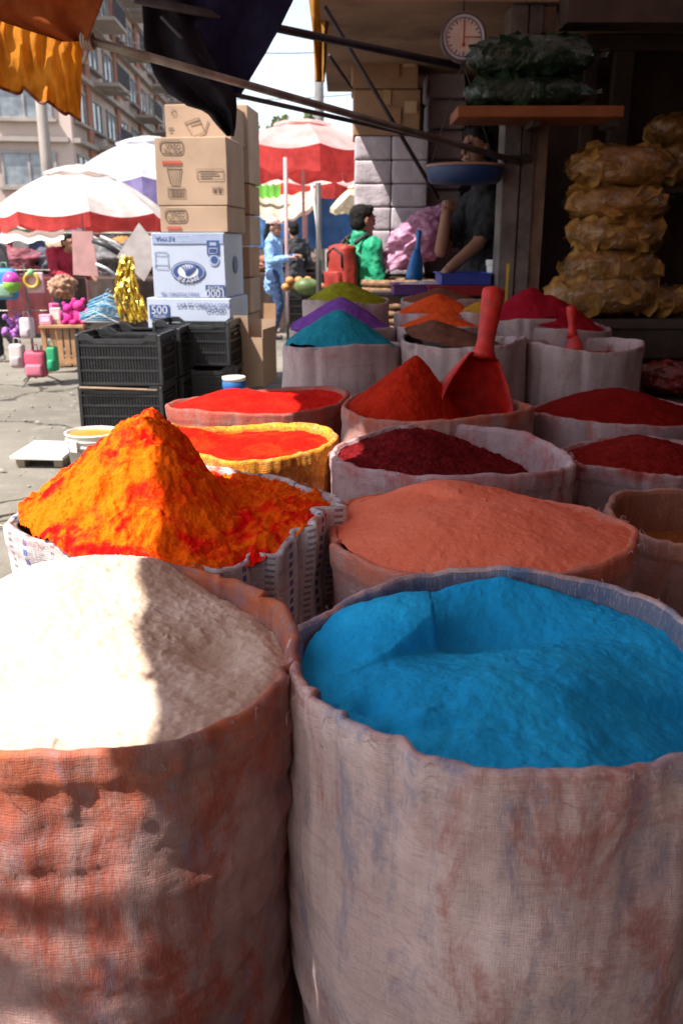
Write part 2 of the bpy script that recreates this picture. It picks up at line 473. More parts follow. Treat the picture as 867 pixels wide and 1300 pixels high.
M_STEEL = m_plain('worn_steel', (0.22, 0.20, 0.17), 0.45, 0.35, 9, 0.15, 40, 0.5, 0.7, dirt=(0.13, 0.08, 0.05))
M_DARKSTEEL = m_plain('dark_steel', (0.05, 0.04, 0.045), 0.5, 0.3, 9, 0.1, 40, 0.4, 0.5)
for y in (-3.0, 0.5):
    MB().tube([(edge_x(y) + 0.03, y, awz(y) - 0.05), (2.44, y, awz(y) - 0.05)], 0.016).build('cross_pole', M_STEEL, aw)
MB().tube([(-0.95, -3.0, awz(-3) - 0.05), (-0.95, -3.0, 0.0)], 0.02).build('upright', M_STEEL, aw)
# cloth added behind the camera to hold sky light out of the stall
n1, n2 = 60, 20
U_, W_ = np.meshgrid(np.linspace(0, 1, n1), np.linspace(0, 1, n2), indexing='ij')
V = np.stack([-0.75 + 3.15 * U_, -3.1 + 0.05 * np.sin(U_ * 40) * W_, (awz(-3.1) - 0.02) * (1 - W_) + 0.25 * W_], -1)
tag(link('sky_block_cloth', np_mesh('sky_block_cloth', V, grid_faces(n1, n2)), M_TARP), 'added unseen cloth behind the viewer that keeps sky light out of the stall', 'cloth')
# unseen light mask added beside the awning, holes cut to dapple the left sack
flap = thing('dapple_mask', 'added unseen mask beside the awning, holed to throw sun patches on the front left sack', 'cloth', (0, 0, 0))
sc_, sr_ = np.array([-0.3655, 1.134]), 0.312
def sun_hole(X, Y):  # True where the added mask is left open for a sun patch
    s2 = np.array([SUN.x, SUN.y]); o = np.array([X, Y]) - sc_; d = -s2
    a_, b_, c_ = d @ d, 2 * o @ d, o @ o - sr_ ** 2
    D_ = b_ * b_ - 4 * a_ * c_
    if D_ < 0: return False
    t = (-b_ - math.sqrt(D_)) / (2 * a_); x, z = X - SUN.x * t, 2.2 - SUN.z * t
    n = 0.5 * float(fbm(np.array([x * 22.0]), np.array([z * 30.0]), seed=9)[0])
    if z > 0.575 + 0.06 * n: return True
    for (cx, cz, rx, rz) in ((-0.365, 0.487, 0.075, 0.020), (-0.35, 0.445, 0.05, 0.010), (-0.250, 0.435, 0.022, 0.05), (-0.285, 0.375, 0.035, 0.02), (-0.40, 0.345, 0.06, 0.03)):
        if ((x - cx) / rx) ** 2 + ((z - cz) / rz) ** 2 < 1 + 1.6 * n: return True
    return False
bm = bmesh.new(); vs = {}
fx_ = np.linspace(-1.75, -1.04, 100); fy_ = np.r_[np.linspace(-0.6, 0.05, 12)[:-1], np.linspace(0.05, 0.36, 100)]
for i, x in enumerate(fx_):
    for j, y in enumerate(fy_): vs[i, j] = bm.verts.new((x, y, 2.2))
for i in range(len(fx_) - 1):
    for j in range(len(fy_) - 1):
        if not sun_hole((fx_[i] + fx_[i + 1]) / 2, (fy_[j] + fy_[j + 1]) / 2):
            bm.faces.new((vs[i, j], vs[i + 1, j], vs[i + 1, j + 1], vs[i, j + 1]))
bmesh.ops.delete(bm, geom=[v for v in bm.verts if not v.link_faces], context='VERTS')
me = bpy.data.meshes.new('mask_sheet'); bm.to_mesh(me); bm.free()
link('mask_sheet', me, m_cloth('mask_cloth', (0.10, 0.08, 0.08), trans=0.03), flap)
for x in (-1.70, -1.17):
    MB().tube([(x, -0.6, 2.205), (x, -1.2, awz(-1.2))], 0.004).build('cord', M_DARKSTEEL, flap)

# ================================================================== sacks and powders
HI, LO = (360, 150, 230), (120, 46, 70)
SACKS = {}
def sack_geo(key, u, v, w, z, seed, hi=False, creases=(), lean=0.0, rimw=0.009, wrk=1.0, slump=None, taper=0.92, hw=0.0):
    c = G(u, v, z); R = w / PXM(c) / 2
    rng = random.Random(seed)
    a, b, d = rng.uniform(0, 6), rng.uniform(0, 6), rng.uniform(0, 6)
    nt, nz, npw = HI if hi else LO
    th = np.linspace(0, 2 * math.pi, nt, endpoint=False)
    _tt = np.linspace(-2 * math.pi, 2 * math.pi, 1441)
    def _wob(t):
        return 1 + 0.014 * np.sin(2 * t + a) + 0.010 * np.sin(3 * t + b) + 0.010 * np.sin(5 * t + d) + 0.005 * fbm(np.cos(t) * 2.5, np.sin(t) * 2.5, seed=seed)
    def _rimz(t):
        r = 0.010 * np.sin(2 * t + d) + 0.009 * fbm(np.cos(t) * 2, np.sin(t) * 2, seed=seed + 5) + 0.004 * fbm(np.cos(t) * 7, np.sin(t) * 7, seed=seed + 6)
        if slump is not None: r = r + slump(t)
        return r
    _wt, _rt = _wob(_tt), _rimz(_tt)
    def wob(t): return np.interp(t, _tt, _wt)
    def rimz(t): return np.interp(t, _tt, _rt)
    # profile: (radius, z fraction, band) outside -> rim -> inside
    prof = []
    no = int(nz * 0.66)
    for i in range(no):
        f = i / (no - 1)
        rr = R * (taper + (1 - taper) * f ** 0.8) + 0.035 * R * math.sin(math.pi * f) * 1.2
        prof.append((rr, f * (z - rimw), 0, f))
    nr = max(6, int(nz * 0.08))
    for i in range(1, nr):
        t = math.pi * i / nr
        prof.append((R - rimw + rimw * math.cos(t), z - rimw + rimw * math.sin(t), 1, 1.0))
    ni = nz - len(prof)
    for i in range(ni):
        f = i / (ni - 1)
        prof.append((R - 2 * rimw - 0.012 * f, z - rimw - 0.30 * f, 2, 1 - 0.3 * f / z))
    prof = np.array(prof); n = len(prof)
    T, Rr = np.meshgrid(th, prof[:, 0]); Z = np.meshgrid(th, prof[:, 1])[1]; Fr = np.meshgrid(th, prof[:, 3])[1]
    ins = np.meshgrid(th, prof[:, 2])[1] == 2
    ct, st = np.cos(T), np.sin(T)
    q = R * 1.0
    vert = fbm(ct * q * 16, st * q * 16, Z * 2.2, oct=4, seed=seed + 11)
    horz = fbm(ct * q * 5, st * q * 5, Z * 17, oct=4, seed=seed + 23)
    big = fbm(ct * q * 4, st * q * 4, Z * 4, oct=2, seed=seed + 31)
    disp = wrk * (0.010 * vert * (0.35 + 0.65 * Fr ** 2) + 0.0075 * horz * (1 - 0.7 * Fr) + 0.024 * big * (1 - Fr * 0.6))
    disp += wrk * 0.0045 * (np.abs(fbm(ct * q * 11, st * q * 11, Z * 1.2, oct=3, seed=seed + 43)) ** 0.6 - 0.5) * np.exp(-((z - Z) / 0.22) ** 2)
    if hw: disp += hw * (fbm(ct * q * 13, st * q * 13, Z * 26 + ct * q * 6, oct=4, seed=seed + 57) - 0.7 * np.abs(fbm(ct * q * 7, st * q * 7, Z * 15 - ct * q * 4, oct=3, seed=seed + 59))) * sstep(z, z - 0.05, Z)
    for (ang, wd, dep, ln) in creases:
        dt = np.angle(np.exp(1j * (T - ang - 0.12 * (z - Z))))
        disp += (-dep * np.exp(-(dt / wd) ** 2) + 0.5 * dep * np.exp(-((dt - 2 * wd) / (1.2 * wd)) ** 2)) * np.exp(-np.maximum(0, z - Z) / ln)
    disp = np.where(ins, disp * 0.8, disp)
    # stitched hem under the rim
    disp += np.where(~ins, 0.0035 * sstep(z - 0.048, z - 0.042, Z), 0)
    W = wob(T); RZ = rimz(T)
    rad = Rr * (1 + (W - 1) * (0.4 + 0.6 * Fr)) + disp
    zz = Z + RZ * np.clip((Z - 0.2 * z) / (0.8 * z), 0, 1)
    V = np.stack([rad * ct, rad * st, zz], -1)
    arc = np.cumsum(np.r_[0, np.hypot(np.diff(prof[:, 0]), np.diff(prof[:, 1]))])
    arc = arc - arc[no] + 10
    # close the seam with a duplicate column for clean UVs
    V = np.concatenate([V, V[:, :1]], 1)
    uu = np.r_[th, 2 * math.pi] * R
    UV = np.stack(np.meshgrid(uu, arc), -1).reshape(-1, 2)
    me = np_mesh('sack_cloth', V, grid_faces(n, nt + 1), UV)
    info = dict(c=Vector((c.x, c.y, 0)), R=R, z=z, wob=wob, rimz=rimz, npw=npw, rimw=rimw)
    SACKS[key] = info
    return me, info
def sack(key, u, v, w, z, label, mat, seed, group='open sacks of coloured powder', **kw):
    me, s = sack_geo(key, u, v, w, z, seed, **kw)
    root = thing('powder_sack', label, 'sack', s['c'], 0, group)
    link('sack_cloth', me, mat, root)
    if kw.get('hi') and key in ('white', 'blue', 'salmon', 'orange', 'maroon'):
        thr = MB(); rg_ = random.Random(seed)
        for _ in range(70):
            t = rg_.uniform(0, 6.283); tt = np.array([t]); r0 = (s['R'] - 0.004) * float(s['wob'](tt)[0]); z0 = z - 0.002 + float(s['rimz'](tt)[0]) - rg_.uniform(0, 0.05) * (rg_.random() > 0.5)
            Lh = rg_.uniform(0.006, 0.022); pts = []
            for i_ in range(4):
                f_ = i_ / 3; pts.append(((r0 + 0.006 + Lh * 0.5 * f_) * math.cos(t + 0.05 * f_ * rg_.uniform(-1, 1)), (r0 + 0.006 + Lh * 0.5 * f_) * math.sin(t + 0.05 * f_ * rg_.uniform(-1, 1)), z0 + Lh * math.sin(f_ * 2.4) * 0.5 - Lh * 0.5 * f_ * f_))
            thr.tube(pts, 0.00055, 3)
        o_ = thr.build('loose_threads', mat, root); o_['kind'] = 'stuff'
    return root
def powder(key, label, mat, hfun, group='powders heaped in the sacks', inset=0.0, cat='powder', rough=(0.006, 22, 0.0025, 70), over=0.0, name='powder_heap', crumb=0.022):
    s = SACKS[key]; n = s['npw']; R = s['R'] - 2 * s['rimw'] + 0.005 - inset + over
    a = np.linspace(-1, 1, n)
    U_, V_ = np.meshgrid(a, a, indexing='ij')
    X = U_ * np.sqrt(1 - V_ ** 2 / 2); Y = V_ * np.sqrt(1 - U_ ** 2 / 2)
    T = np.arctan2(Y, X); W = s['wob'](T)
    rr = np.sqrt(X ** 2 + Y ** 2)
    X = X * R * W; Y = Y * R * W
    sd = abs(hash(key)) % 1 + len(key) * 13 + ord(key[0])
    h = hfun(X, Y, rr, s)
    am, sc, af, sf = rough
    cr = np.maximum(0, vnoise(X * 95, Y * 95, seed=sd + 3) - 0.62) * np.maximum(0, fbm(X * 8, Y * 8, oct=2, seed=sd + 4) + 0.15)
    h = h + crumb * cr + am * fbm(X * sc, Y * sc, oct=4, seed=sd) + af * fbm(X * sf, Y * sf, oct=3, seed=sd + 7, gain=0.65)
    Z = s['z'] + h + s['rimz'](T) * rr ** 3
    top = np.stack([X, Y, Z], -1)
    o = link(name, np_mesh(name, top, grid_faces(n, n)), mat, None, s['c'])
    return tag(o, label, cat, group)
def lp(key, u, v, dz=0.0):
    s = SACKS[key]; p = G(u, v, s['z'] + dz); return p.x - s['c'].x, p.y - s['c'].y
def gauss(X, Y, cx, cy, sx, sy=None, rot=0.0):
    sy = sy or sx
    dx, dy = X - cx, Y - cy
    a = dx * math.cos(rot) + dy * math.sin(rot); b = -dx * math.sin(rot) + dy * math.cos(rot)
    return np.exp(-(a / sx) ** 2 - (b / sy) ** 2)
def cone(X, Y, cx, cy, R, hgt, sharp=0.06):
    d = np.sqrt((X - cx) ** 2 + (Y - cy) ** 2 + (sharp * R) ** 2)
    return hgt * np.clip(1 - d / R, -0.25, 1)

PINK = (0.60, 0.42, 0.40)
# ---- foreground left: pale powder
S1 = m_sack('sack_pink_a', (0.38, 0.235, 0.21), (0.34, 0.06, 0.03), (0.22, 0.21, 0.29), (0.58, 0.15, 0.06), 0.75, 0.5, 0.7, dustdown=0.13, thread=0.0027)
sack('white', 110, 812, 536, 0.71, 'large reddish stained sack of pale beige powder in the front left', S1, 11, hi=True, rimw=0.008, wrk=1.25, hw=0.010,
     creases=((0.55, 0.035, 0.014, 0.05), (0.95, 0.03, 0.010, 0.06), (-0.25, 0.04, 0.012, 0.25)))
def h_white(X, Y, rr, s):
    cx, cy = lp('white', 60, 745)
    h = -0.030 - 0.010 * sstep(0.05, 0.25, X) + 0.068 * gauss(X, Y, cx, cy, 0.19, 0.18) + 0.025 * gauss(X, Y, *lp('white', 190, 720), 0.09) - 0.012 * sstep(0.85, 1, rr)
    h -= 0.018 * gauss(X, Y, *lp('white', 270, 800), 0.05)
    cl = fbm(X * 34, Y * 34, oct=4, seed=77, gain=0.65)
    h += 0.010 * np.maximum(0, cl - 0.1) * (0.10 + gauss(X, Y, *lp('white', 235, 785), 0.10))
    h += 0.0022 * np.abs(fbm(X * 60, Y * 60, oct=3, seed=79))
    return h
powder('white', 'pale beige powder half in blinding sun in the front left sack', m_powder('beige_powder', (0.62, 0.46, 0.35), (0.76, 0.61, 0.50), 9, 90, 0.22), h_white, rough=(0.006, 14, 0.0022, 80))

# ---- foreground right: blue
S2 = m_sack('sack_pink_b', (0.76, 0.53, 0.49), (0.46, 0.16, 0.13), (0.19, 0.21, 0.32), (0.12, 0.22, 0.40), 0.5, 0.6, 0.40, dustdown=0.05, inner=(0.05, 0.13, 0.24), thread=0.0030)
sack('blue', 648, 824, 566, 0.71, 'large pinkish stained sack of bright blue powder in the front right', S2, 23, hi=True, rimw=0.008, wrk=1.45,
     creases=((3.52, 0.030, 0.007, 0.16), (3.78, 0.030, 0.006, 0.12), (4.10, 0.05, 0.007, 0.14), (5.3, 0.05, 0.007, 0.3)))
def h_blue(X, Y, rr, s):
    L = lambda u, v: lp('blue', u, v)
    h = -0.034 + 0.010 * (1 - rr ** 2)
    h += 0.036 * gauss(X, Y, *L(640, 728), 0.24, 0.050) * sstep(1.02, 0.88, rr)                       # ridge along the back
    xw, yw = L(556, 778)
    wl_ = X - xw + 0.35 * (Y - yw) ** 2 / 0.05 + 0.018 * fbm(Y * 22, X * 3, seed=3)
    left = sstep(0.007, -0.006, wl_)
    h += 0.056 * left * gauss(X, Y, xw - 0.05, yw + 0.005, 0.15, 0.085)                             # shoulder left of the scoop mark
    h -= 0.055 * (1 - left) * gauss(X, Y, xw + 0.06, yw + 0.012, 0.14, 0.058)                        # hollow itself
    h += 0.016 * gauss(X, Y, *L(640, 850), 0.16, 0.05)
    h -= 0.045 * sstep(0.07, 0.28, X) * sstep(0.16, -0.08, Y)                                        # falls away to the right front
    h -= 0.016 * sstep(-0.012, 0.016, L(740, 850)[1] - Y + 0.25 * (X - 0.1)) * sstep(0.04, 0.10, X)
    h += 0.006 * fbm(X * 9, Y * 9, oct=3, seed=21)
    h -= 0.016 * gauss(X, Y, *lp('blue', 470, 868), 0.020) + 0.010 * gauss(X, Y, *lp('blue', 560, 898), 0.03, 0.012)
    h -= 0.012 * gauss(X, Y, *lp('blue', 500, 905), 0.016) - 0.008 * gauss(X, Y, *lp('blue', 540, 890), 0.02)
    return h
powder('blue', 'bright cerulean blue powder with a scooped hollow in the front right sack', m_powder('blue_powder', (0.016, 0.40, 0.80), (0.022, 0.47, 0.87), 5, 30, 0.42, 300), h_blue, inset=0.006, rough=(0.006, 14, 0.0020, 75))

# ---- orange heap, white striped sack
S3 = m_sack('sack_striped', (0.66, 0.62, 0.63), (0.45, 0.10, 0.09), (0.24, 0.20, 0.24), (0.65, 0.10, 0.03), 0.12, 0.25, 0.3, stripes=(0.05, 0.12, 0.38), dustdown=0.03)
def sl3(t): return -0.045 * np.exp(-(np.angle(np.exp(1j * (t + 0.9))) / 0.5) ** 2) - 0.01 * np.sin(3 * t)
sack('orange', 228, 640, 385, 0.73, 'slumped white woven sack with blue dashed stripes holding the orange heap', S3, 31, hi=True, rimw=0.008, wrk=2.4, slump=sl3,
     creases=((-0.9, 0.05, 0.03, 0.2), (-0.55, 0.05, 0.03, 0.3), (-0.2, 0.05, 0.03, 0.2), (-1.3, 0.05, 0.02, 0.2), (-1.7, 0.05, 0.02, 0.2)))
def h_orange(X, Y, rr, s):
    p = P(196, 528, s['c'].y + 0.05); px, py = p.x - s['c'].x, p.y - s['c'].y; pk = p.z - s['z']
    d = np.sqrt((X - px) ** 2 + (0.85 * (Y - py)) ** 2 + 0.02 ** 2)
    dxo = X - px
    wx_ = sstep(-0.4, 0.9, dxo / d); wf_ = sstep(0.0, 0.9, -(Y - py) / d)
    rad_ = 0.275 - 0.15 * wx_ * (1 - 0.55 * wf_) + 0.04 * wf_
    h = -0.012 + (pk + 0.012) * np.clip(1 - d / rad_, 0, 1) ** 0.95 + 0.028 * np.clip(1 - rr ** 2, 0, 1)
    h += 0.045 * gauss(X, Y, *lp('orange', 190, 660), 0.12, 0.09) 
    rid = np.abs(fbm(X * 13 + Y * 5, Y * 16 - X * 9, oct=4, seed=5, gain=0.6))
    h += 0.030 * (rid - 0.25) + 0.009 * fbm(X * 50, Y * 50, oct=3, seed=15, gain=0.7)
    return h
powder('orange', 'vivid orange and red powder heap with a peak in the sunlit striped sack', m_powder('orange_powder', (0.86, 0.006, 0.005), (0.97, 0.15, 0.003), 8, 36, 0.8, 190, 0.36, 0.54, 1.4), h_orange, rough=(0.010, 18, 0.005, 60), over=0.006)

# ---- salmon
S4 = m_sack('sack_pink_c', (0.56, 0.40, 0.38), (0.55, 0.19, 0.12), (0.30, 0.26, 0.3), (0.74, 0.20, 0.11), 0.45, 0.15, 1.0, dustdown=0.09)
sack('salmon', 608, 668, 373, 0.70, 'pink sack filled level with salmon orange powder behind the blue one', S4, 47, hi=True, rimw=0.0085, creases=((3.4, 0.03, 0.012, 0.1),))
def h_salmon(X, Y, rr, s):
    h = -0.004 + 0.055 * (1 - rr ** 2) + 0.022 * gauss(X, Y, *lp('salmon', 560, 625, 0.04), 0.12, 0.05)
    rx, ry = lp('salmon', 545, 632, 0.04)
    h += 0.012 * sstep(-0.015, 0.012, (Y - ry) + 0.05 * np.sin((X - rx) * 14)) * gauss(X, Y, rx, ry, 0.10, 0.06)
    dx, dy = lp('salmon', 690, 640, 0.03)
    h -= 0.028 * sstep(0.0, 0.03, X - dx + 0.3 * (Y - dy)) * gauss(X, Y, dx + 0.05, dy, 0.09, 0.08)
    h -= 0.012 * gauss(X, Y, *lp('salmon', 480, 628, 0.03), 0.05, 0.012, 0.2)
    return h
powder('salmon', 'smooth salmon orange powder domed over its pink sack', m_powder('salmon_powder', (0.86, 0.20, 0.11), (0.90, 0.24, 0.14), 6, 40, 0.4, 280), h_salmon, rough=(0.004, 18, 0.0014, 70), crumb=0.01)

# ---- brown hollow at right edge
S5 = m_sack('sack_pink_d', (0.52, 0.35, 0.32), (0.50, 0.17, 0.12), (0.3, 0.25, 0.25), (0.55, 0.24, 0.15), 0.5, 0.1, 0.6, inner=(0.30, 0.11, 0.045), dustdown=0.1)
sack('brownr', 905, 655, 262, 0.64, 'pink sack with a hollow brown inside cut by the right edge', S5, 53, hi=True, rimw=0.009, creases=((3.3, 0.04, 0.02, 0.1), (3.9, 0.04, 0.01, 0.1)))
powder('brownr', 'brown powder sunk low inside the sack at the right edge', m_powder('brown_powder', (0.28, 0.10, 0.03), (0.36, 0.14, 0.05)), lambda X, Y, rr, s: -0.11 - 0.10 * gauss(X, Y, -0.05, -0.02, 0.12) + 0.06 * sstep(0, 0.2, X))

# ---- maroon granules
S6 = m_sack('sack_pink_e', (0.54, 0.39, 0.41), (0.50, 0.15, 0.13), (0.42, 0.3, 0.36), (0.40, 0.12, 0.11), 0.4, 0.15, 0.4, dustdown=0.06)
sack('maroon', 573, 570, 298, 0.72, 'pink sack half full of dark maroon flakes, its pale lining showing', S6, 61, hi=True, rimw=0.0085, creases=((1.9, 0.05, 0.012, 0.1), (2.2, 0.05, 0.01, 0.1), (5.6, 0.04, 0.012, 0.1)))
def h_maroon(X, Y, rr, s):
    t = X * 0.9 - 0.1 * Y
    h = -0.035 - 0.36 * np.maximum(t - 0.01, -0.06) 
    h += 0.05 * gauss(X, Y, -0.12, 0.08, 0.10) 
    h = np.maximum(h, -0.20)
    return h
powder('maroon', 'coarse dark maroon chilli flakes sloping down inside their sack', m_powder('maroon_flakes', (0.15, 0.006, 0.010), (0.25, 0.013, 0.016), 30, 120, 1.0, 240, 0.4, 0.6), h_maroon, rough=(0.006, 30, 0.006, 90))

# ---- crimson at the right
S7 = m_sack('sack_pink_f', (0.50, 0.40, 0.42), (0.50, 0.12, 0.08), (0.4, 0.3, 0.3), (0.36, 0.05, 0.04), 0.3, 0.2, 0.55, dustdown=0.05)
sack('crimson', 815, 578, 214, 0.66, 'pale sack of deep crimson powder beside the maroon flakes at right', S7, 67, hi=True, rimw=0.008, creases=((4.4, 0.05, 0.012, 0.1), (3.6, 0.04, 0.01, 0.1)))
powder('crimson', 'deep crimson powder mounded in the right hand pale sack', m_powder('crimson_powder', (0.18, 0.007, 0.006), (0.24, 0.012, 0.009), 20, 60, 0.8), lambda X, Y, rr, s: -0.015 + 0.045 * (1 - rr ** 2) + 0.02 * gauss(X, Y, 0, 0.05, 0.1))
S8 = m_sack('sack_pink_g', (0.44, 0.34, 0.35), (0.52, 0.14, 0.08), (0.4, 0.3, 0.3), (0.36, 0.05, 0.04), 0.35, 0.2, 0.5, dustdown=0.05)
sack('darkred', 778, 520, 210, 0.70, 'grey pink sack of dark red powder in front of the nearly empty sack', S8, 71, rimw=0.008, creases=((4.2, 0.05, 0.014, 0.1),))
powder('darkred', 'dark red powder in a broad mound right of the red scoop', m_powder('darkred_powder', (0.17, 0.004, 0.003), (0.22, 0.006, 0.004), 12, 60, 0.6), lambda X, Y, rr, s: -0.01 + 0.085 * np.clip(1 - rr ** 1.4, 0, 1))

# ---- red heap with scoop
S9 = m_sack('sack_pink_h', (0.44, 0.29, 0.26), (0.50, 0.14, 0.07), (0.3, 0.24, 0.26), (0.50, 0.09, 0.04), 0.4, 0.2, 0.7, dustdown=0.08)
sack('scoop', 554, 512, 236, 0.74, 'pinkish sack of scarlet powder with the big red scoop in it', S9, 73, hi=True, rimw=0.0085)
def h_scoop(X, Y, rr, s):
    p = P(528, 452, s['c'].y + 0.02); px = p.x - s['c'].x
    h = -0.03 + cone(X, Y, px, 0.02, 0.25 - 0.07 * sstep(-0.05, 0.1, X - px), p.z - s['z'] + 0.04, 0.05) 
    h += 0.03 * gauss(X, Y, px - 0.06, -0.12, 0.08)
    h -= 0.06 * gauss(X, Y, 0.13, -0.03, 0.10)
    return np.maximum(h, -0.09)
powder('scoop', 'scarlet powder heaped in a peak beside the big red scoop', m_powder('scarlet_powder', (0.37, 0.014, 0.004), (0.46, 0.024, 0.006), 14, 50, 0.7), h_scoop, rough=(0.007, 24, 0.003, 70))

# ---- yellow rimmed sack
S10 = m_sack('sack_yellow', (0.66, 0.40, 0.20), (0.62, 0.16, 0.03), (0.75, 0.40, 0.05), (0.80, 0.34, 0.012), 0.5, 0.6, 1.0, dustdown=0.30, thread=0.004, speckle=(0.62, 0.14, 0.012))
def sl10(t): return 0.03 * np.exp(-(np.angle(np.exp(1j * (t - 3.0))) / 0.5) ** 2)
sack('yellow', 315, 556, 222, 0.72, 'sack caked in yellow dust with bright red powder inside, in the sun', S10, 79, hi=True, rimw=0.009, slump=sl10, wrk=1.3)
powder('yellow', 'bright red powder inside the yellow dusted sack', m_powder('red_powder_b', (0.60, 0.008, 0.003), (0.74, 0.028, 0.004), 10, 60, 0.6), lambda X, Y, rr, s: -0.026 + 0.018 * (1 - rr ** 2) + 0.03 * gauss(X, Y, -0.16, 0.02, 0.07))
S11 = m_sack('sack_pink_i', (0.34, 0.15, 0.125), (0.34, 0.06, 0.04), (0.2, 0.12, 0.12), (0.42, 0.06, 0.035), 0.5, 0.1, 0.6, dustdown=0.1)
sack('red', 328, 507, 228, 0.71, 'dusty red sack of vermilion powder beside the black crates', S11, 83, hi=True, rimw=0.009, slump=lambda t: -0.02 * np.cos(t - 2.6))
powder('red', 'vermilion powder in the dusty red sack behind the yellow one', m_powder('vermilion_powder', (0.56, 0.007, 0.004), (0.66, 0.014, 0.005), 12, 50, 0.7), lambda X, Y, rr, s: -0.015 + 0.045 * gauss(X, Y, -0.10, 0.05, 0.14) + 0.02 * gauss(X, Y, 0.12, 0.03, 0.1))

# ---- back rows: cones of powder
GREY = (0.48, 0.38, 0.375)
def back(key, u, v, w, z, label, plabel, c1, c2, peak, seed, base=GREY, hgt=None, dust=None):
    m = m_sack('sack_grey_%s' % key, base, (0.38, 0.2, 0.17), (0.26, 0.24, 0.26), dust or tuple(x * 0.7 for x in c1), 0.3, 0.3, 0.3, dustdown=0.04)
    sack(key, u, v, w, z, label, m, seed, rimw=0.008, wrk=1.2, creases=((random.uniform(3.6, 5.6), 0.06, 0.015, 0.3), (random.uniform(3.6, 5.6), 0.05, 0.012, 0.3)))
    if peak is None: return
    def hf(X, Y, rr, s):
        p = P(peak[0], peak[1], s['c'].y); px = p.x - s['c'].x
        return -0.012 + cone(X, Y, px, 0, s['R'] * (1.02 + 0.10 * fbm(X * 8, Y * 8, oct=2, seed=seed)), p.z - s['z'] + 0.012, 0.10) + 0.010 * fbm(X * 11, Y * 11, oct=3, seed=seed + 2)
    powder(key, plabel, m_powder('%s_powder' % key, c1, c2, 14, 70, 0.5), hf, rough=(0.004, 26, 0.002, 70))
back('teal', 435, 434, 150, 0.84, 'grey sack topped by the turquoise cone', 'turquoise blue powder heaped in a cone', (0.012, 0.21, 0.30), (0.016, 0.25, 0.34), (430, 388), 91)
back('purple', 437, 415, 140, 0.866, 'sack topped by the purple cone behind the turquoise one', 'purple powder cone behind the turquoise cone', (0.16, 0.05, 0.30), (0.20, 0.07, 0.36), (432, 372), 93)
back('green', 440, 380, 112, 0.976, 'sack topped by the olive green cone in the rearmost row', 'olive green powder cone in the rearmost row', (0.24, 0.24, 0.012), (0.29, 0.29, 0.016), (437, 353), 95)
back('brownc', 588, 430, 155, 0.86, 'grey sack of brown powder behind the red scoop', 'dull brown powder behind the red scoop handle', (0.13, 0.055, 0.035), (0.18, 0.08, 0.05), (552, 405), 97)
back('empty', 738, 435, 150, 0.84, 'nearly empty grey sack with a small red handle sticking out', None, (0.3, 0.05, 0.04), (0.3, 0.05, 0.04), None, 99)
powder('empty', 'low dark red powder inside the nearly empty grey sack', m_powder('lowred_powder', (0.28, 0.012, 0.010), (0.34, 0.02, 0.014)), lambda X, Y, rr, s: -0.06 + 0.0 * X)
back('marc', 705, 413, 135, 0.874, 'grey sack topped by the larger crimson cone near the chip bags', 'large crimson powder cone near the bags of chips', (0.27, 0.006, 0.016), (0.33, 0.009, 0.022), (697, 369), 101)
back('marb', 668, 402, 118, 0.915, 'sack topped by the crimson cone against the grey post', 'crimson powder cone against the grey post', (0.27, 0.006, 0.018), (0.32, 0.008, 0.024), (674, 360), 103)
back('ora', 560, 412, 112, 0.888, 'sack topped by the nearer orange cone', 'nearer of the two orange powder cones', (0.66, 0.075, 0.012), (0.74, 0.10, 0.016), (558, 395), 105)
back('orb', 557, 397, 108, 0.923, 'sack topped by the taller orange cone', 'taller orange powder cone behind the nearer one', (0.64, 0.07, 0.012), (0.72, 0.09, 0.016), (556, 369), 107)
back('dkb', 562, 380, 104, 0.973, 'sack topped by the dark brown cone below the trays', 'dark brown powder cone below the trays', (0.16, 0.05, 0.03), (0.2, 0.07, 0.04), (560, 363), 109)
back('must', 612, 397, 70, 0.93, 'small sack of mustard yellow powder beside the red scoop handle', 'mustard yellow powder beside the red scoop handle', (0.42, 0.22, 0.02), (0.5, 0.27, 0.03), (612, 380), 111)

# ================================================================== scoops
def trough(L, r0, r1, th=0.004, n=14, seg=16, back=True):
    """half-pipe scoop blade along -Z, opening toward -Y, closed at the top"""
    m = MB(); bm = m.bm
    def ring(rad, z, sc):
        return [bm.verts.new((rad * math.cos(a), rad * sc * 1.5 * math.sin(a), z)) for a in [(-0.12 + (math.pi + 0.24) * k / seg) for k in range(seg + 1)]]
    outer, inner = [], []
    for i in range(n + 1):
        f = i / n
        rad = r0 + (r1 - r0) * math.sin(f * math.pi * 0.5) - 0.25 * r1 * max(0, f - 0.75) ** 2 * 8
        z = -L * f
        outer.append(ring(rad, z, 0.95)); inner.append(ring(rad - th, z - 0.0 if i else z - th, 0.93))
    for A, flip in ((outer, 0), (inner, 1)):
        for i in range(n):
            for k in range(seg):
                q = (A[i][k], A[i][k + 1], A[i + 1][k + 1], A[i + 1][k])
                bm.faces.new(q if not flip else tuple(reversed(q)))
    for k in range(seg): bm.faces.new((outer[n][k], outer[n][k + 1], inner[n][k + 1], inner[n][k]))
    for e in (0, seg):
        for i in range(n): bm.faces.new((outer[i][e], outer[i + 1][e], inner[i + 1][e], inner[i][e]))
    bm.faces.new(outer[0]); bm.faces.new(list(reversed(inner[0])))
    return m
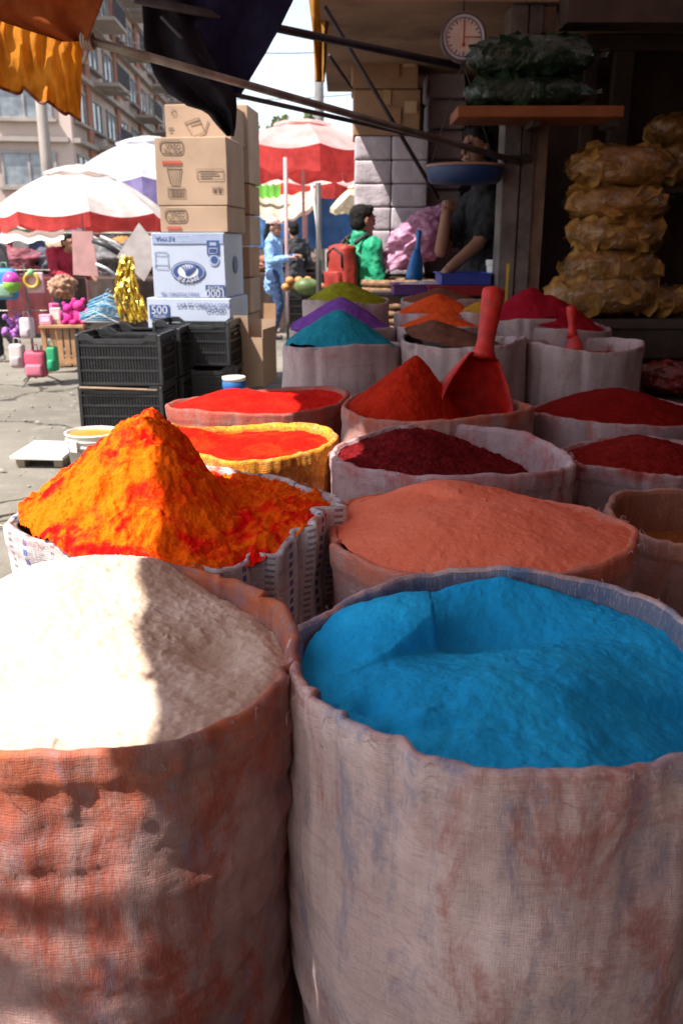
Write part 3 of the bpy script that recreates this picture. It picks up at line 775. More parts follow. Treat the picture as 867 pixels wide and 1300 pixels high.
def scoop(name, label, top, bottom, blade_len, r0, r1, hr, mat, roll=0.0, group=None):
    top, bottom = Vector(top), Vector(bottom)
    ax = (top - bottom).normalized(); L = (top - bottom).length
    root = thing(name, label, 'scoop', bottom, 0, group)
    q = ax.to_track_quat('Z', 'Y').to_matrix().to_4x4() @ Matrix.Rotation(roll, 4, 'Z')
    root.rotation_euler = q.to_euler()
    o = trough(blade_len, r0, r1).build('blade', mat, root, True, loc=(0, 0, blade_len))
    h0 = blade_len - 0.01
    m = MB().tube([(0, 0.0, h0), (0, 0.0, h0 + 0.03), (0, 0, h0 + 0.06), (0, 0, L - 0.02), (0, 0, L - 0.006), (0, 0, L)], [hr * 1.5, hr * 1.1, hr * 0.95, hr * 1.25, hr * 1.2, hr * 0.8], 14)
    m.build('handle', mat, root, True)
    return root
M_REDPL = m_plain('red_plastic', (0.50, 0.016, 0.011), 0.5, 0.25, 25, 0.12, 60, 0.4, dirt=(0.40, 0.06, 0.03))
M_BLUEPL = m_plain('blue_plastic', (0.01, 0.14, 0.42), 0.35, 0.1, 12, 0.05, 60, 0.5)
scoop('hand_scoop', 'big red plastic scoop standing upright in the scarlet powder', P(627, 366, 3.05), P(600, 536, 2.90), 0.23, 0.055, 0.150, 0.031, M_REDPL, roll=0.85 + math.pi)
scoop('hand_scoop', 'small red scoop handle sticking out of the nearly empty sack', P(725, 388, 3.98), P(727, 452, 3.95), 0.09, 0.02, 0.04, 0.019, M_REDPL)
scoop('hand_scoop', 'blue plastic scoop standing on its blade before the pink bags', P(532, 292, 5.3), P(526, 356, 5.28), 0.17, 0.02, 0.05, 0.014, M_BLUEPL, roll=0.3)

# ================================================================== counter with trays, tub
M_WICK = m_plain('wicker', (0.20, 0.11, 0.06), 0.8, 0.4, 30, 0.8, 90)
ct = thing('back_counter', 'low dark counter behind the rearmost powder sacks', 'counter', (0.62, 5.62, 0))
zc = P(560, 372, 5.45).z
slab('counter_top', -0.42, 0.36, -0.14, 0.45, zc - 0.05, zc - 0.012, M_DARKWOOD, ct)
for sx in (-0.38, 0.32):
    for sy in (-0.10, 0.41): slab('leg', sx - 0.025, sx + 0.025, sy - 0.025, sy + 0.025, 0, zc - 0.05, M_DARKWOOD, ct)
def tray(u0, u1, v, y, hgt, dep, col, label, fill=None, z=None, flabel=None):
    a, b = P(u0, v, y), P(u1, v, y); w = b.x - a.x
    root = thing('plastic_tray', label, 'tray', ((a.x + b.x) / 2, y + dep / 2, z if z is not None else a.z), 0, 'plastic trays on the counter')
    m = MB(); t = 0.006
    m.box((0, 0, t / 2), (w, dep, t))
    for s in (-1, 1):
        m.box((s * (w / 2 - t / 2), 0, hgt / 2 + t / 2), (t, dep, hgt - t)); m.box((0, s * (dep / 2 - t / 2), hgt / 2 + t / 2), (w - 2 * t, t, hgt - t))
    m.build('tray_wall', flat(col, 0.4), root)
    r = MB()
    for s in (-1, 1):
        r.box((s * (w / 2), 0, hgt + 0.004), (0.022, dep + 0.022, 0.008)); r.box((0, s * (dep / 2), hgt + 0.004), (w - 0.024, 0.022, 0.008))
    r.build('rim', flat(tuple(min(1, c * 1.2) for c in col), 0.4), root)
    if fill:
        n = 40
        X, Y = np.meshgrid(np.linspace(-w / 2 + t, w / 2 - t, n), np.linspace(-dep / 2 + t, dep / 2 - t, n), indexing='ij')
        Z = hgt - 0.012 + 0.035 * np.clip(1 - (2 * X / w) ** 2, 0, 1) * np.clip(1 - (2 * Y / dep) ** 2, 0, 1) + 0.01 * fbm(X * 30, Y * 30, seed=4)
        o = link('powder_heap', np_mesh('powder_heap', np.stack([X, Y, Z], -1), grid_faces(n, n)), m_powder('tray_powder', fill, tuple(min(1, c * 1.1) for c in fill), 20, 80), None, root.location)
        tag(o, flabel, 'powder', 'powders heaped in the sacks')
tray(500, 585, 372, 5.46, 0.055, 0.34, (0.10, 0.03, 0.16), 'purple plastic tray of white powder at the back of the counter', (0.55, 0.50, 0.48), zc - 0.012, 'white powder in the purple tray by the blue scoop')
tray(560, 622, 372, 5.40, 0.06, 0.38, (0.03, 0.05, 0.30), 'blue plastic tray beside the post', None, zc + 0.05)
tray(545, 620, 372, 5.36, 0.05, 0.40, (0.30, 0.015, 0.02), 'red plastic tray under the blue one', None, zc - 0.011)
# white tub by the post
tb = P(628, 362, 5.55)
root = thing('white_tub', 'small white plastic tub beside the grey post', 'tub', (tb.x, 5.62, zc - 0.012))
MB().lathe([(0.0, 0), (0.040, 0), (0.047, 0.19), (0.0, 0.19)], 20).build('tub_body', flat((0.7, 0.68, 0.66), 0.45), root, True)
MB().lathe([(0.049, 0.17), (0.052, 0.172), (0.052, 0.20), (0.048, 0.205), (0.0, 0.205)], 20).build('lid', flat((0.75, 0.73, 0.7), 0.4), root)
MB().box((0, -0.046, 0.09), (0.05, 0.006, 0.08)).build('label_patch', flat((0.35, 0.38, 0.5)), root)

# ================================================================== basket with pink bags, cartons and wrapped packs
bk = P(508, 345, 6.3)
root = thing('wicker_basket', 'brown wicker basket under the pink plastic bags', 'basket', (bk.x, 6.45, 0.55))
m = MB(); nrow = 9
for i in range(nrow):
    zz = 0.03 + i * 0.052
    pts = [((0.235 + 0.012 * i / nrow) * math.cos(a) * 1.05 + 0.004 * math.sin(a * 22 + i * 3.14), (0.18 + 0.01 * i / nrow) * math.sin(a) + 0.004 * math.cos(a * 22 + i * 3.14), zz) for a in [2 * math.pi * k / 44 for k in range(45)]]
    m.tube(pts, 0.027, 6, False)
m.build('woven_wall', M_WICK, root, True)
MB().box((0, 0, 0.01), (0.44, 0.32, 0.02)).build('bottom', M_WICK, root)
MB().box((0, 0, -0.28), (0.5, 0.4, 0.54)).build('stand', M_DARKWOOD, root)
M_PINKBAG = m_cloth('pink_plastic', (0.62, 0.27, 0.44), (0.72, 0.40, 0.56), 0.35, 9, 0.3, 0.8)
def lumpy(name, rad, seed, mat, parent, amp=0.18, fr=3.0, nu=48, nv=32, loc=(0, 0, 0), rot=None, flatb=0.0):
    a = np.linspace(0, 2 * math.pi, nu, endpoint=False); b = np.linspace(0, math.pi, nv)
    B, A = np.meshgrid(b, a, indexing='ij')
    X, Y, Z = np.sin(B) * np.cos(A), np.sin(B) * np.sin(A), np.cos(B)
    k = 1 + amp * fbm(X * fr, Y * fr, Z * fr, oct=4, seed=seed) - amp * 0.22 * np.abs(fbm(X * fr * 5, Y * fr * 5, Z * fr * 5, oct=3, seed=seed + 9)) - amp * 0.5 * np.abs(fbm(X * fr * 2.2, Y * fr * 2.2, Z * fr * 2.2, oct=3, seed=seed + 3))
    V = np.stack([X * k * rad[0], Y * k * rad[1], Z * k * rad[2]], -1)
    if flatb: V[..., 2] = np.maximum(V[..., 2], -rad[2] * flatb)
    return link(name, np_mesh(name, V, grid_faces(nv, nu, True)), mat, parent, loc, rot)
p = P(530, 300, 6.4)
o = lumpy('plastic_bag', (0.30, 0.17, 0.16), 5, M_PINKBAG, None, 0.42, 2.0, 96, 64, loc=(p.x + 0.03, 6.45, P(530, 302, 6.4).z), rot=(0, -0.55, 0))
tag(o, 'large pink plastic bag slumped over the wicker basket', 'bag')
# cartons on wrapped packs (left corner of the stall)
M_CARD = m_plain('cardboard', (0.36, 0.245, 0.17), 0.85, 0.12, 3, 0.08, 80, 0.15)
M_CARD2 = m_plain('cardboard_b', (0.30, 0.175, 0.10), 0.85, 0.14, 3, 0.08, 80, 0.15)
M_TAPE = flat((0.36, 0.22, 0.10), 0.3)
M_WRAP = m_plain('white_wrap', (0.44, 0.38, 0.41), 0.4, 0.1, 10, 0.9, 14, 0.4)
def carton(label, c, size, rz=0.0, mat=None, tape=True, group='cardboard cartons', sag=0.01):
    """closed carton with top flaps, seam and tape; c = centre of base"""
    root = thing('cardboard_carton', label, 'box', c, rz, group)
    w, d, h = size
    m = MB().box((0, 0, h / 2), (w, d, h), bev=0.006)
    bmesh.ops.subdivide_edges(m.bm, edges=m.bm.edges[:], cuts=3, use_grid_fill=True)
    m.jitter(lambda A: (fbm(A[:, 0] * 4 + c[0] * 9, A[:, 1] * 4 + A[:, 2] * 3 + c[2] * 7, seed=8) * sag)[:, None] * np.array([[1, 1, 0]]))
    m.build('carton_body', mat or M_CARD, root)
    if tape:
        MB().box((0, 0, h + 0.0045), (0.05, d * 0.98, 0.003)).box((0, -d / 2 - 0.0125, h - 0.05), (0.05, 0.003, 0.1)).build('tape', M_TAPE, root)
        MB().box((w / 4 + 0.012, 0, h + 0.0015), (w / 2 - 0.03, d * 0.99, 0.003)).build('flap', mat or M_CARD, root)
        MB().box((-w / 4 - 0.012, 0, h + 0.0015), (w / 2 - 0.03, d * 0.99, 0.003)).build('flap', mat or M_CARD, root)
    return root
def px_box(u0, u1, v0, v1, y):
    """x-centre, width, z-bottom, height of a pixel rectangle standing at depth y"""
    a, b = P(u0, v1, y), P(u1, v0, y); c = P(u1, v1, y)
    return (a.x + c.x) / 2, c.x - a.x, a.z, b.z - a.z
y0 = 6.9
cx, w, zb, hh = px_box(450, 540, 172, 350, y0)
npk = 6
prev = None
for i in range(npk):
    hp = hh / npk
    root = thing('wrapped_pack', ['lowest white wrapped pack, half hidden by the pink bags', 'second white wrapped pack from the bottom of the stack', 'third white wrapped pack from the bottom of the stack', 'fourth white wrapped pack from the bottom of the stack', 'fifth white wrapped pack from the bottom of the stack', 'topmost white wrapped pack, directly under the cartons'][i], 'pack', (cx, y0 + 0.25, zb + i * hp), 0, 'white wrapped packs stacked in the stall')
    for s in (-1, 1):
        m = MB().box((s * w / 4, 0, hp / 2), (w / 2 - 0.004, 0.46, hp - 0.005), bev=0.012, seg=2)
        bmesh.ops.subdivide_edges(m.bm, edges=[e for e in m.bm.edges if e.calc_length() > 0.1], cuts=5, use_grid_fill=True)
        m.jitter(lambda A: fbm(A[:, 0] * 14 + i * 5, A[:, 2] * 14 + A[:, 1] * 9, seed=12)[:, None] * np.array([[0.004, 0.010, 0]]))
        m.build('bundle', M_WRAP, root, True)
pal = thing('pallet_block', 'dark crate carrying the white wrapped packs', 'crate', (cx, y0 + 0.25, 0))
slab('crate_body', -w / 2, w / 2, -0.22, 0.22, 0.0, zb - 0.004, M_DARKWOOD, pal)
cx2, w2, zb2, hh2 = px_box(449, 533, 112, 172, y0)
r = carton('brown carton resting on the white wrapped packs', (cx2, y0 + 0.25, zb2 + 0.002), (w2, 0.46, hh2 - 0.01), 0, M_CARD2)
cx3, w3, zb3, hh3 = px_box(447, 531, 54, 112, y0)
r2 = carton('upper brown carton under the sooty ceiling', (cx3, y0 + 0.25, zb3 + 0.002), (w3, 0.46, hh3), 0, M_CARD2)
for r_, hh_ in ((r, hh2), (r2, hh3)):
    MB().box((0.03, -0.2455, hh_ * 0.42), (0.14, 0.002, 0.11)).build('print_patch', flat((0.28, 0.15, 0.08)), r_)
    MB().box((0.17, -0.2455, hh_ * 0.6), (0.09, 0.002, 0.08)).build('paper_label', flat((0.46, 0.30, 0.17)), r_)
# taller column of white packs beside
cx4, w4, zb4, hh4 = px_box(537, 583, 85, 350, 7.3)
for i in range(7):
    hp = hh4 / 7
    m = MB().box((0, 0, hp / 2), (w4, 0.4, hp - 0.006), bev=0.03, seg=3)
    bmesh.ops.subdivide_edges(m.bm, edges=[e for e in m.bm.edges if e.calc_length() > 0.1], cuts=4, use_grid_fill=True)
    m.jitter(lambda A: fbm(A[:, 0] * 12 + i * 5, A[:, 2] * 12 + A[:, 1] * 9, seed=19)[:, None] * np.array([[0.008, 0.016, 0]]))
    o = m.build('white_bundle', M_WRAP, None, True, loc=(cx4 + random.uniform(-.01, .01), 7.5, zb4 + i * hp))
    tag(o, 'white %s bundle in the narrow column beside the cartons' % ('lowest', 'second lowest', 'third from bottom', 'middle', 'third from top', 'second from top', 'topmost')[i], 'pack', 'narrow column of white bundles')
pal = thing('pallet_block', 'dark crate carrying the narrow column of white bundles', 'crate', (cx4, 7.5, 0))
slab('crate_body', -w4 / 2, w4 / 2, -0.2, 0.2, 0, zb4 - 0.004, M_DARKWOOD, pal)

# ================================================================== poles, tarps and hanging cloths overhead
def pole(name, label, a, b, r, mat, group='awning poles'):
    o = MB().tube([a, (Vector(a) + Vector(b)) / 2, b], r, 12).build(name, mat, None, True)
    return tag(o, label, 'pole', group)
pole('awning_pole', 'long rusty pole slanting from the orange tarpaulin down to the grey post', P(110, 50, 3.55), P(660, 206, 5.25), 0.0165, M_STEEL)
pole('awning_pole', 'dark pole slanting from the navy tarpaulin towards the dial scale', P(170, -2, 4.1), P(583, 84, 5.3), 0.019, M_DARKSTEEL)
pole('awning_pole', 'thin dark pole running from the tip of the navy tarpaulin', P(297, 120, 4.35), P(603, 189, 5.35), 0.011, M_DARKSTEEL)
pole('brace_pole', 'thin diagonal brace crossing in front of the white packs', P(412, 8, 5.2), P(556, 252, 5.5), 0.012, M_DARKSTEEL)
pole('brace_pole', 'thin strut down the middle of the navy tarpaulin', P(205, 20, 4.22), P(300, 124, 4.33), 0.010, M_DARKSTEEL)
pole('brace_pole', 'short dark stay beside the hanging yellow cloth', P(418, 70, 5.6), P(446, 112, 5.9), 0.010, M_DARKSTEEL)
# rope knot at the pole's end
root = thing('rope_knot', 'knotted rope tying the rusty pole to the orange tarpaulin', 'rope', P(112, 52, 3.55))
m = MB()
for i in range(4):
    m.tube([((i - 1.5) * 0.010 + 0.028 * math.cos(a) * 0.15, 0.024 * math.cos(a), 0.026 * math.sin(a)) for a in [2 * math.pi * k / 14 for k in range(15)]], 0.006, 6, False)
m.build('coil', flat((0.32, 0.25, 0.2)), root, True)
MB().tube([(0, 0, -0.02), (-0.012, 0.0, -0.05), (-0.025, 0.01, -0.07)], 0.008, 6).build('tail', flat((0.34, 0.27, 0.22)), root, True)
def sheet(name, rows, y, mat, label, cat, fold=0.12, ff=5.0, seed=0, n=40, dy=0.0, parent=None, thick=0.003, lean=0.0):
    """hanging cloth from pixel rows (v, u_left, u_right) at depth y"""
    vv = np.array([r[0] for r in rows], float); ul = np.array([r[1] for r in rows], float); ur = np.array([r[2] for r in rows], float)
    m = 44; ts = np.linspace(vv[0], vv[-1], m)
    V = np.zeros((m, n, 3))
    for i, t in enumerate(ts):
        a, b = np.interp(t, vv, ul), np.interp(t, vv, ur)
        for j in range(n):
            s = j / (n - 1)
            yy = y + lean * (t - vv[0]) / (vv[-1] - vv[0]) + fold * float(math.sin(s * ff * math.pi + 0.8 * math.sin(t * 0.03) + seed)) * (0.35 + 0.65 * i / m) + dy * s
            q = P(a + (b - a) * s, t, yy); V[i, j] = q
    w = fbm(V[..., 0] * 8, V[..., 2] * 8, oct=3, seed=seed + 1)
    V[..., 1] += 0.03 * w
    c = V.reshape(-1, 3).mean(0)
    back = V - c + np.array([0, thick, 0]); front = V - c
    nv = m * n
    f = grid_faces(m, n); fb = f[:, ::-1] + nv
    idx = np.arange(nv).reshape(m, n)
    ring = np.r_[idx[0, :], idx[1:, -1], idx[-1, -2::-1], idx[-2:0:-1, 0]]
    r2 = np.roll(ring, -1)
    side = np.stack([ring, ring + nv, r2 + nv, r2], -1)
    o = link(name, np_mesh(name, np.concatenate([front.reshape(-1, 3), back.reshape(-1, 3)]), np.concatenate([f, fb, side])), mat, parent, None if parent else Vector(c))
    if parent is not None: o.location = Vector(c) - parent.location
    if label: tag(o, label, cat)
    return o
M_NAVY = m_cloth('navy_tarp', (0.018, 0.018, 0.060), (0.032, 0.030, 0.095), 0.35, 4, 0.7)
M_BLACKT = m_cloth('black_tarp', (0.010, 0.009, 0.014), (0.02, 0.018, 0.025), 0.05, 4, 0.8)
nv = thing('navy_tarpaulin', 'folded navy blue tarpaulin hanging from the poles over the boxes', 'tarpaulin', P(280, 60, 4.3))
sheet('tarp_panel', [(-60, 205, 402), (0, 200, 372), (40, 200, 352), (70, 204, 335), (100, 230, 318), (124, 262, 304)], 4.36, M_NAVY, None, None, 0.07, 2.2, 2, parent=nv)
sheet('tarp_fold', [(-60, 178, 245), (0, 180, 240), (60, 183, 262), (100, 198, 285), (118, 212, 300), (136, 240, 301), (142, 262, 301), (160, 276, 300), (173, 288, 297)], 4.27, M_BLACKT, None, None, 0.05, 3.0, 4, parent=nv)
M_ORANGE = m_cloth('orange_tarp', (0.56, 0.17, 0.010), (0.72, 0.27, 0.02), 0.5, 7, 0.7, 0.6)
ot = thing('orange_tarpaulin', 'worn orange tarpaulin with a scalloped edge in the top left corner', 'tarpaulin', P(60, 60, 3.6))
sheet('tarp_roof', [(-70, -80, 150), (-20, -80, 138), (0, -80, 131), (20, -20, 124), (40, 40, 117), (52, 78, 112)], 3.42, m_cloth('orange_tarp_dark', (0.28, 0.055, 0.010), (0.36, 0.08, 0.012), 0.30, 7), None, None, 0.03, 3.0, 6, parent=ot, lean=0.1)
# scalloped valance
m_, n_ = 30, 60
V = np.zeros((m_, n_, 3))
top = lambda u: np.interp(u, [-60, 0, 60, 104], [-30, -5, 30, 52])
bot = lambda u: np.interp(u, [-60, -5, 0, 22, 26, 30, 52, 57, 60, 84, 88, 94, 104], [112, 108, 111, 119, 118, 110, 131, 130, 128, 146, 143, 148, 154])
for j in range(n_):
    u = -60 + 164 * j / (n_ - 1)
    for i in range(m_):
        f = i / (m_ - 1); v = top(u) + (bot(u) - top(u)) * f
        V[i, j] = P(u, v, 3.60 + 0.10 * float(fbm(np.array([j * 0.13]), np.array([f * 0.8]), oct=3, seed=31)[0]) * (0.3 + f) + 0.012 * math.sin(j * 0.9 + 2.0 * math.sin(i * 0.15)))
V[..., 1] += 0.03 * fbm(V[..., 0] * 9, V[..., 2] * 9, oct=3, seed=3)
o = link('valance', np_mesh('valance', V - np.array(ot.location), grid_faces(m_, n_)), M_ORANGE, ot)
hem = MB().tube([Vector(V[-1, j]) - ot.location for j in range(n_)], 0.006, 6); hem.build('hem', flat((0.16, 0.04, 0.012)), ot, True)
sheet('yellow_cloth', [(-50, 388, 428), (0, 392, 422), (40, 397, 416), (80, 399, 414), (104, 400, 412)], 5.7, m_cloth('yellow_cloth', (0.42, 0.19, 0.03), (0.5, 0.25, 0.05), 0.45, 9), 'strip of yellow cloth dangling below the roof edge', 'cloth', 0.05, 3, 3, n=16)

# ================================================================== dial scale
sc = P(588, 48, 5.2)
root = thing('dial_scale', 'round white dial scale with a hanging blue pan above the counter', 'scale', sc)
rd = 27 / PXM(sc)
RX = Matrix.Rotation(math.pi / 2, 4, 'X')
case = MB().lathe([(0.0, -0.06), (rd * 1.0, -0.06), (rd * 1.06, -0.04), (rd * 1.08, 0.015), (rd * 1.0, 0.022), (rd * 0.97, 0.012), (0.0, 0.012)], 40, RX).build('dial_case', flat((0.10, 0.07, 0.08), 0.5), root, True)
face = MB().lathe([(0.0, 0.0), (rd * 0.95, 0.0)], 40, Matrix.Translation((0, -0.0145, 0)) @ RX).build('dial_face', flat((0.62, 0.50, 0.44), 0.5), root)
MB().lathe([(rd * 0.86, 0), (rd * 0.955, 0.004), (rd * 0.97, 0.0)], 40, Matrix.Translation((0, -0.016, 0)) @ RX).build('dial_ring', flat((0.5, 0.47, 0.52), 0.5), face)
m = MB()
for k in range(24):
    a = 2 * math.pi * k / 24; L = 0.16 if k % 2 == 0 else 0.09
    m.box((math.sin(a) * rd * (0.78 - L / 2), -0.0175, math.cos(a) * rd * (0.78 - L / 2)), (0.006 if k % 2 == 0 else 0.004, 0.002, rd * L), Matrix.Rotation(a, 3, 'Y'))
m.build('tick_marks', flat((0.06, 0.08, 0.2)), face)
m = MB()
for k in range(48):
    a0 = 2 * math.pi * k / 48; m.box((math.sin(a0) * rd * 0.82, -0.0172, math.cos(a0) * rd * 0.82), (rd * 0.11, 0.0015, 0.0035), Matrix.Rotation(a0, 3, 'Y'))
m.build('scale_circle', flat((0.08, 0.1, 0.22)), face)
MB().box((0, -0.020, rd * 0.22), (0.006, 0.002, rd * 1.0)).box((0, -0.020, -rd * 0.32), (0.014, 0.002, rd * 0.16)).box((rd * 0.36, -0.022, 0), (rd * 0.66, 0.002, 0.005)).build('needle', flat((0.42, 0.05, 0.03)), root)
MB().tube([(0, 0.03, rd * 1.03), (0, 0.03, 2.50 - sc.z)], 0.006).build('hanger', M_DARKSTEEL, root)
pn = P(590, 212, 5.2); pr = 49 / PXM(pn); dz = pn.z - sc.z; dxp = pn.x - sc.x
MB().lathe([(0.0, -0.085), (pr * 0.88, -0.085), (pr * 0.95, -0.068), (pr, 0.0), (pr * 0.985, 0.006), (pr * 0.96, 0.0), (pr * 0.90, -0.06), (0.0, -0.075)], 40).build('weighing_pan', m_plain('pan_blue', (0.010, 0.035, 0.12), 0.45, 0.15, 8), root, True, loc=(dxp, 0, dz))
MB().lathe([(pr * 0.985, 0.006), (pr * 1.01, 0.010), (pr * 1.01, -0.004), (pr * 0.985, -0.004)], 40).build('pan_rim', flat((0.30, 0.16, 0.12)), root, True, loc=(dxp, 0, dz))
for a in (0.5, 2.6, 4.7):
    MB().tube([(0, 0, -rd * 1.0), (dxp * 0.5 + pr * 0.4 * math.cos(a), pr * 0.4 * math.sin(a), dz * 0.5), (dxp + pr * math.cos(a), pr * math.sin(a), dz)], 0.003, 6).build('wire', M_DARKSTEEL, root)

# ================================================================== shelf, herb bags, chip bags
sh0, sh1 = P(580, 143, 4.95), P(790, 143, 4.95)
root = thing('wall_shelf', 'orange brown wooden shelf fixed to the grey post', 'shelf', ((sh0.x + sh1.x) / 2, 5.1, P(680, 150, 4.95).z))
ws = sh1.x - sh0.x; M_SHELF = m_plain('shelf_wood', (0.22, 0.07, 0.022), 0.55, 0.2, 6, 0.1, 30, 0.3)
MB().box((0, -0.005, 0.030), (ws, 0.34, 0.055), bev=0.004).build('board', M_SHELF, root)
MB().box((0.0, 0.05, -0.012), (0.04, 0.24, 0.028)).box((0.0, 0.16, -0.08), (0.04, 0.03, 0.14)).build('bracket', M_DARKWOOD, root)
MB().box((0.42, 0.05, -0.012), (0.04, 0.24, 0.028)).build('bracket', M_DARKWOOD, root)
shz = root.location.z + 0.0585
M_FILM = m_film('clear_film', gloss=0.26); M_FILMG = m_film('clear_film_green', (0.88, 0.95, 0.92), 0.10)
def pillow(rad, seed, nu=56, nv=30, amp=0.10, scale=1.0):
    a = np.linspace(0, 2 * math.pi, nu, endpoint=False); b = np.linspace(0, math.pi, nv)
    B, A = np.meshgrid(b, a, indexing='ij')
    def sp(c, e): return np.sign(c) * np.abs(c) ** e
    X = sp(np.sin(B), 0.8) * sp(np.cos(A), 0.75); Y = sp(np.sin(B), 0.8) * sp(np.sin(A), 0.75); Z = sp(np.cos(B), 0.8)
    k = 1 + amp * fbm(X * 2.4, Y * 2.4, Z * 2.4, oct=4, seed=seed)
    V = np.stack([X * k * rad[0], Y * k * rad[1], Z * k * rad[2]], -1) * scale
    return V
def chips_mesh(name, rad, n, seed, size=(0.028, 0.05), curl=0.30, leaf=False):
    rng = np.random.RandomState(seed)
    Vs, Fs = [], []
    q = 7
    for i in range(n):
        d = rng.normal(size=3); d /= np.linalg.norm(d)
        B_, A_ = math.acos(d[2]), math.atan2(d[1], d[0])
        sp_ = lambda c_, e_: math.copysign(abs(c_) ** e_, c_)
        e = np.array([sp_(math.sin(B_), 0.8) * sp_(math.cos(A_), 0.75), sp_(math.sin(B_), 0.8) * sp_(math.sin(A_), 0.75), sp_(math.cos(B_), 0.8)])
        rr = rng.uniform(0.84, 0.95) if i % 5 else rng.uniform(0.4, 0.85)
        c = e * (rr - 0.03) * np.array(rad)
        nrm = d / np.array(rad) * min(rad) + rng.normal(size=3) * (0.35 if leaf else 0.22); nrm /= np.linalg.norm(nrm)
        a = np.cross(nrm, rng.normal(size=3)); a /= np.linalg.norm(a); b = np.cross(nrm, a)
        s = rng.uniform(*size); asp = rng.uniform(0.6, 1.0) * (0.45 if leaf else 1)
        base = len(Vs)
        Vs.append(c + nrm * s * curl * 0.5)
        for k in range(q):
            t = 2 * math.pi * k / q; w = s * rng.uniform(0.8, 1.15)
            Vs.append(c + a * w * math.cos(t) + b * w * asp * math.sin(t) - nrm * s * curl * math.cos(2 * t + rng.uniform(0, .6)))
        for k in range(q): Fs.append((base, base + 1 + k, base + 1 + (k + 1) % q))
    return np_mesh(name, np.array(Vs), np.array(Fs), None, True)
M_CHIP = m_cloth('fried_chip', (0.54, 0.24, 0.05), (0.76, 0.42, 0.12), 0.4, 14, 0.4, 0.4)
M_HERB = m_cloth('dried_herb', (0.010, 0.032, 0.018), (0.022, 0.055, 0.026), 0.2, 20, 0.8)
def stuffed_bag(name, label, cat, c, rad, seed, rz, mat, n, group, film, size, leaf=False, tilt=0.0, contents='chips'):
    root = thing(name, label, cat, c, rz, group)
    root.rotation_euler = (0, tilt, rz)
    V = pillow(rad, seed)
    V[..., 2] += 0
    link('film', np_mesh('film', V, grid_faces(V.shape[0], V.shape[1], True)), film, root, (0, 0, rad[2]))
    # inner mass keeps light out of the middle, loose pieces on and in it
    Vi = pillow(rad, seed, 120, 64, amp=0.10, scale=0.90)
    q_ = Vi / 0.05
    rg = 1 - 2.0 * np.abs(fbm(q_[..., 0] * 0.8, q_[..., 1] * 0.8, q_[..., 2] * 1.1, oct=3, seed=seed + 5))
    Vi = Vi * (1 + 0.07 * rg)[..., None]
    o = link(contents, chips_mesh(contents, rad, n, seed, size, leaf=leaf), mat, root, (0, 0, rad[2])); o['kind'] = 'stuff'
    o2 = link('inner_' + contents, np_mesh('inner', Vi, grid_faces(Vi.shape[0], Vi.shape[1], True)), mat, root, (0, 0, rad[2]))
    # tied end with ruffle
    m = MB()
    for k in range(9):
        a = 2 * math.pi * k / 9
        m.poly([(rad[0] * 0.93, 0, 0), (rad[0] * 1.13, 0.05 * math.cos(a), 0.05 * math.sin(a)), (rad[0] * 1.15, 0.05 * math.cos(a + 0.55), 0.05 * math.sin(a + 0.55))])
    link('tied_end', m.mesh('tied_end'), film, root, (0, 0, rad[2]))
    return root
k5 = PXM(P(780, 300, 5.2))
for i, (u0, u1, v0, v1, lb) in enumerate(((716, 858, 190, 240, 'topmost bag of fried orange chips in the tall stack'), (712, 850, 238, 282, 'second bag of fried chips from the top of the stack'), (714, 842, 276, 322, 'middle bag of fried chips in the stack'), (706, 838, 316, 366, 'fourth bag of fried chips, bulging, below the middle one'), (682, 838, 346, 402, 'lowest bag of fried chips, spreading towards the crimson cones'))):
    cu = (u0 + u1) / 2; b = P(cu, v1, 5.25)
    stuffed_bag('chip_bag', lb, 'bag', (b.x, 5.28 + (0.0 if i < 4 else -0.02), b.z), ((u1 - u0) / 2 / k5 * 0.94, 0.20, (v1 - v0) / 2 / k5 * 1.04), 40 + i, random.uniform(-.1, .1), M_CHIP, 95, 'bags of fried chips', M_FILM, (0.045, 0.085), tilt=(0, 0.0, 0.05, 0.03, -0.06)[i])
b = P(830, 402, 5.2)
stuffed_bag('chip_bag', 'half hidden bag of chips at the right edge beside the stack', 'bag', (P(842, 400, 5.25).x, 5.32, P(842, 402, 5.25).z), (0.20, 0.2, 0.085), 51, 0.3, M_CHIP, 70, 'bags of fried chips', M_FILM, (0.045, 0.08))
zb_ = P(842, 236, 5.6).z
for i, (u, v0, v1, lb) in enumerate(((862, 148, 184, 'upper bag of chips in deep shade at the right edge'), (872, 180, 240, 'lower bag of chips in deep shade at the right edge'))):
    b = P(u, v1, 5.75)
    stuffed_bag('chip_bag', lb, 'bag', (b.x, 5.78, b.z), (0.20, 0.17, (v1 - v0) / 2 / PXM(b)), 60 + i, 0.2, M_CHIP, 60, 'bags of fried chips', M_FILM, (0.045, 0.08))
zz = P(872, 240, 5.75).z
rk = thing('rack', 'dark rack holding the bags of chips at the right edge', 'rack', (P(872, 240, 5.75).x, 5.78, 0))
slab('rack_board', -0.24, 0.5, -0.2, 0.2, zz - 0.03, zz - 0.002, M_DARKWOOD, rk)
for sx in (-0.22, 0.48): slab('rack_post', sx - 0.015, sx + 0.015, 0.16, 0.2, 0, zz - 0.03, M_DARKWOOD, rk)
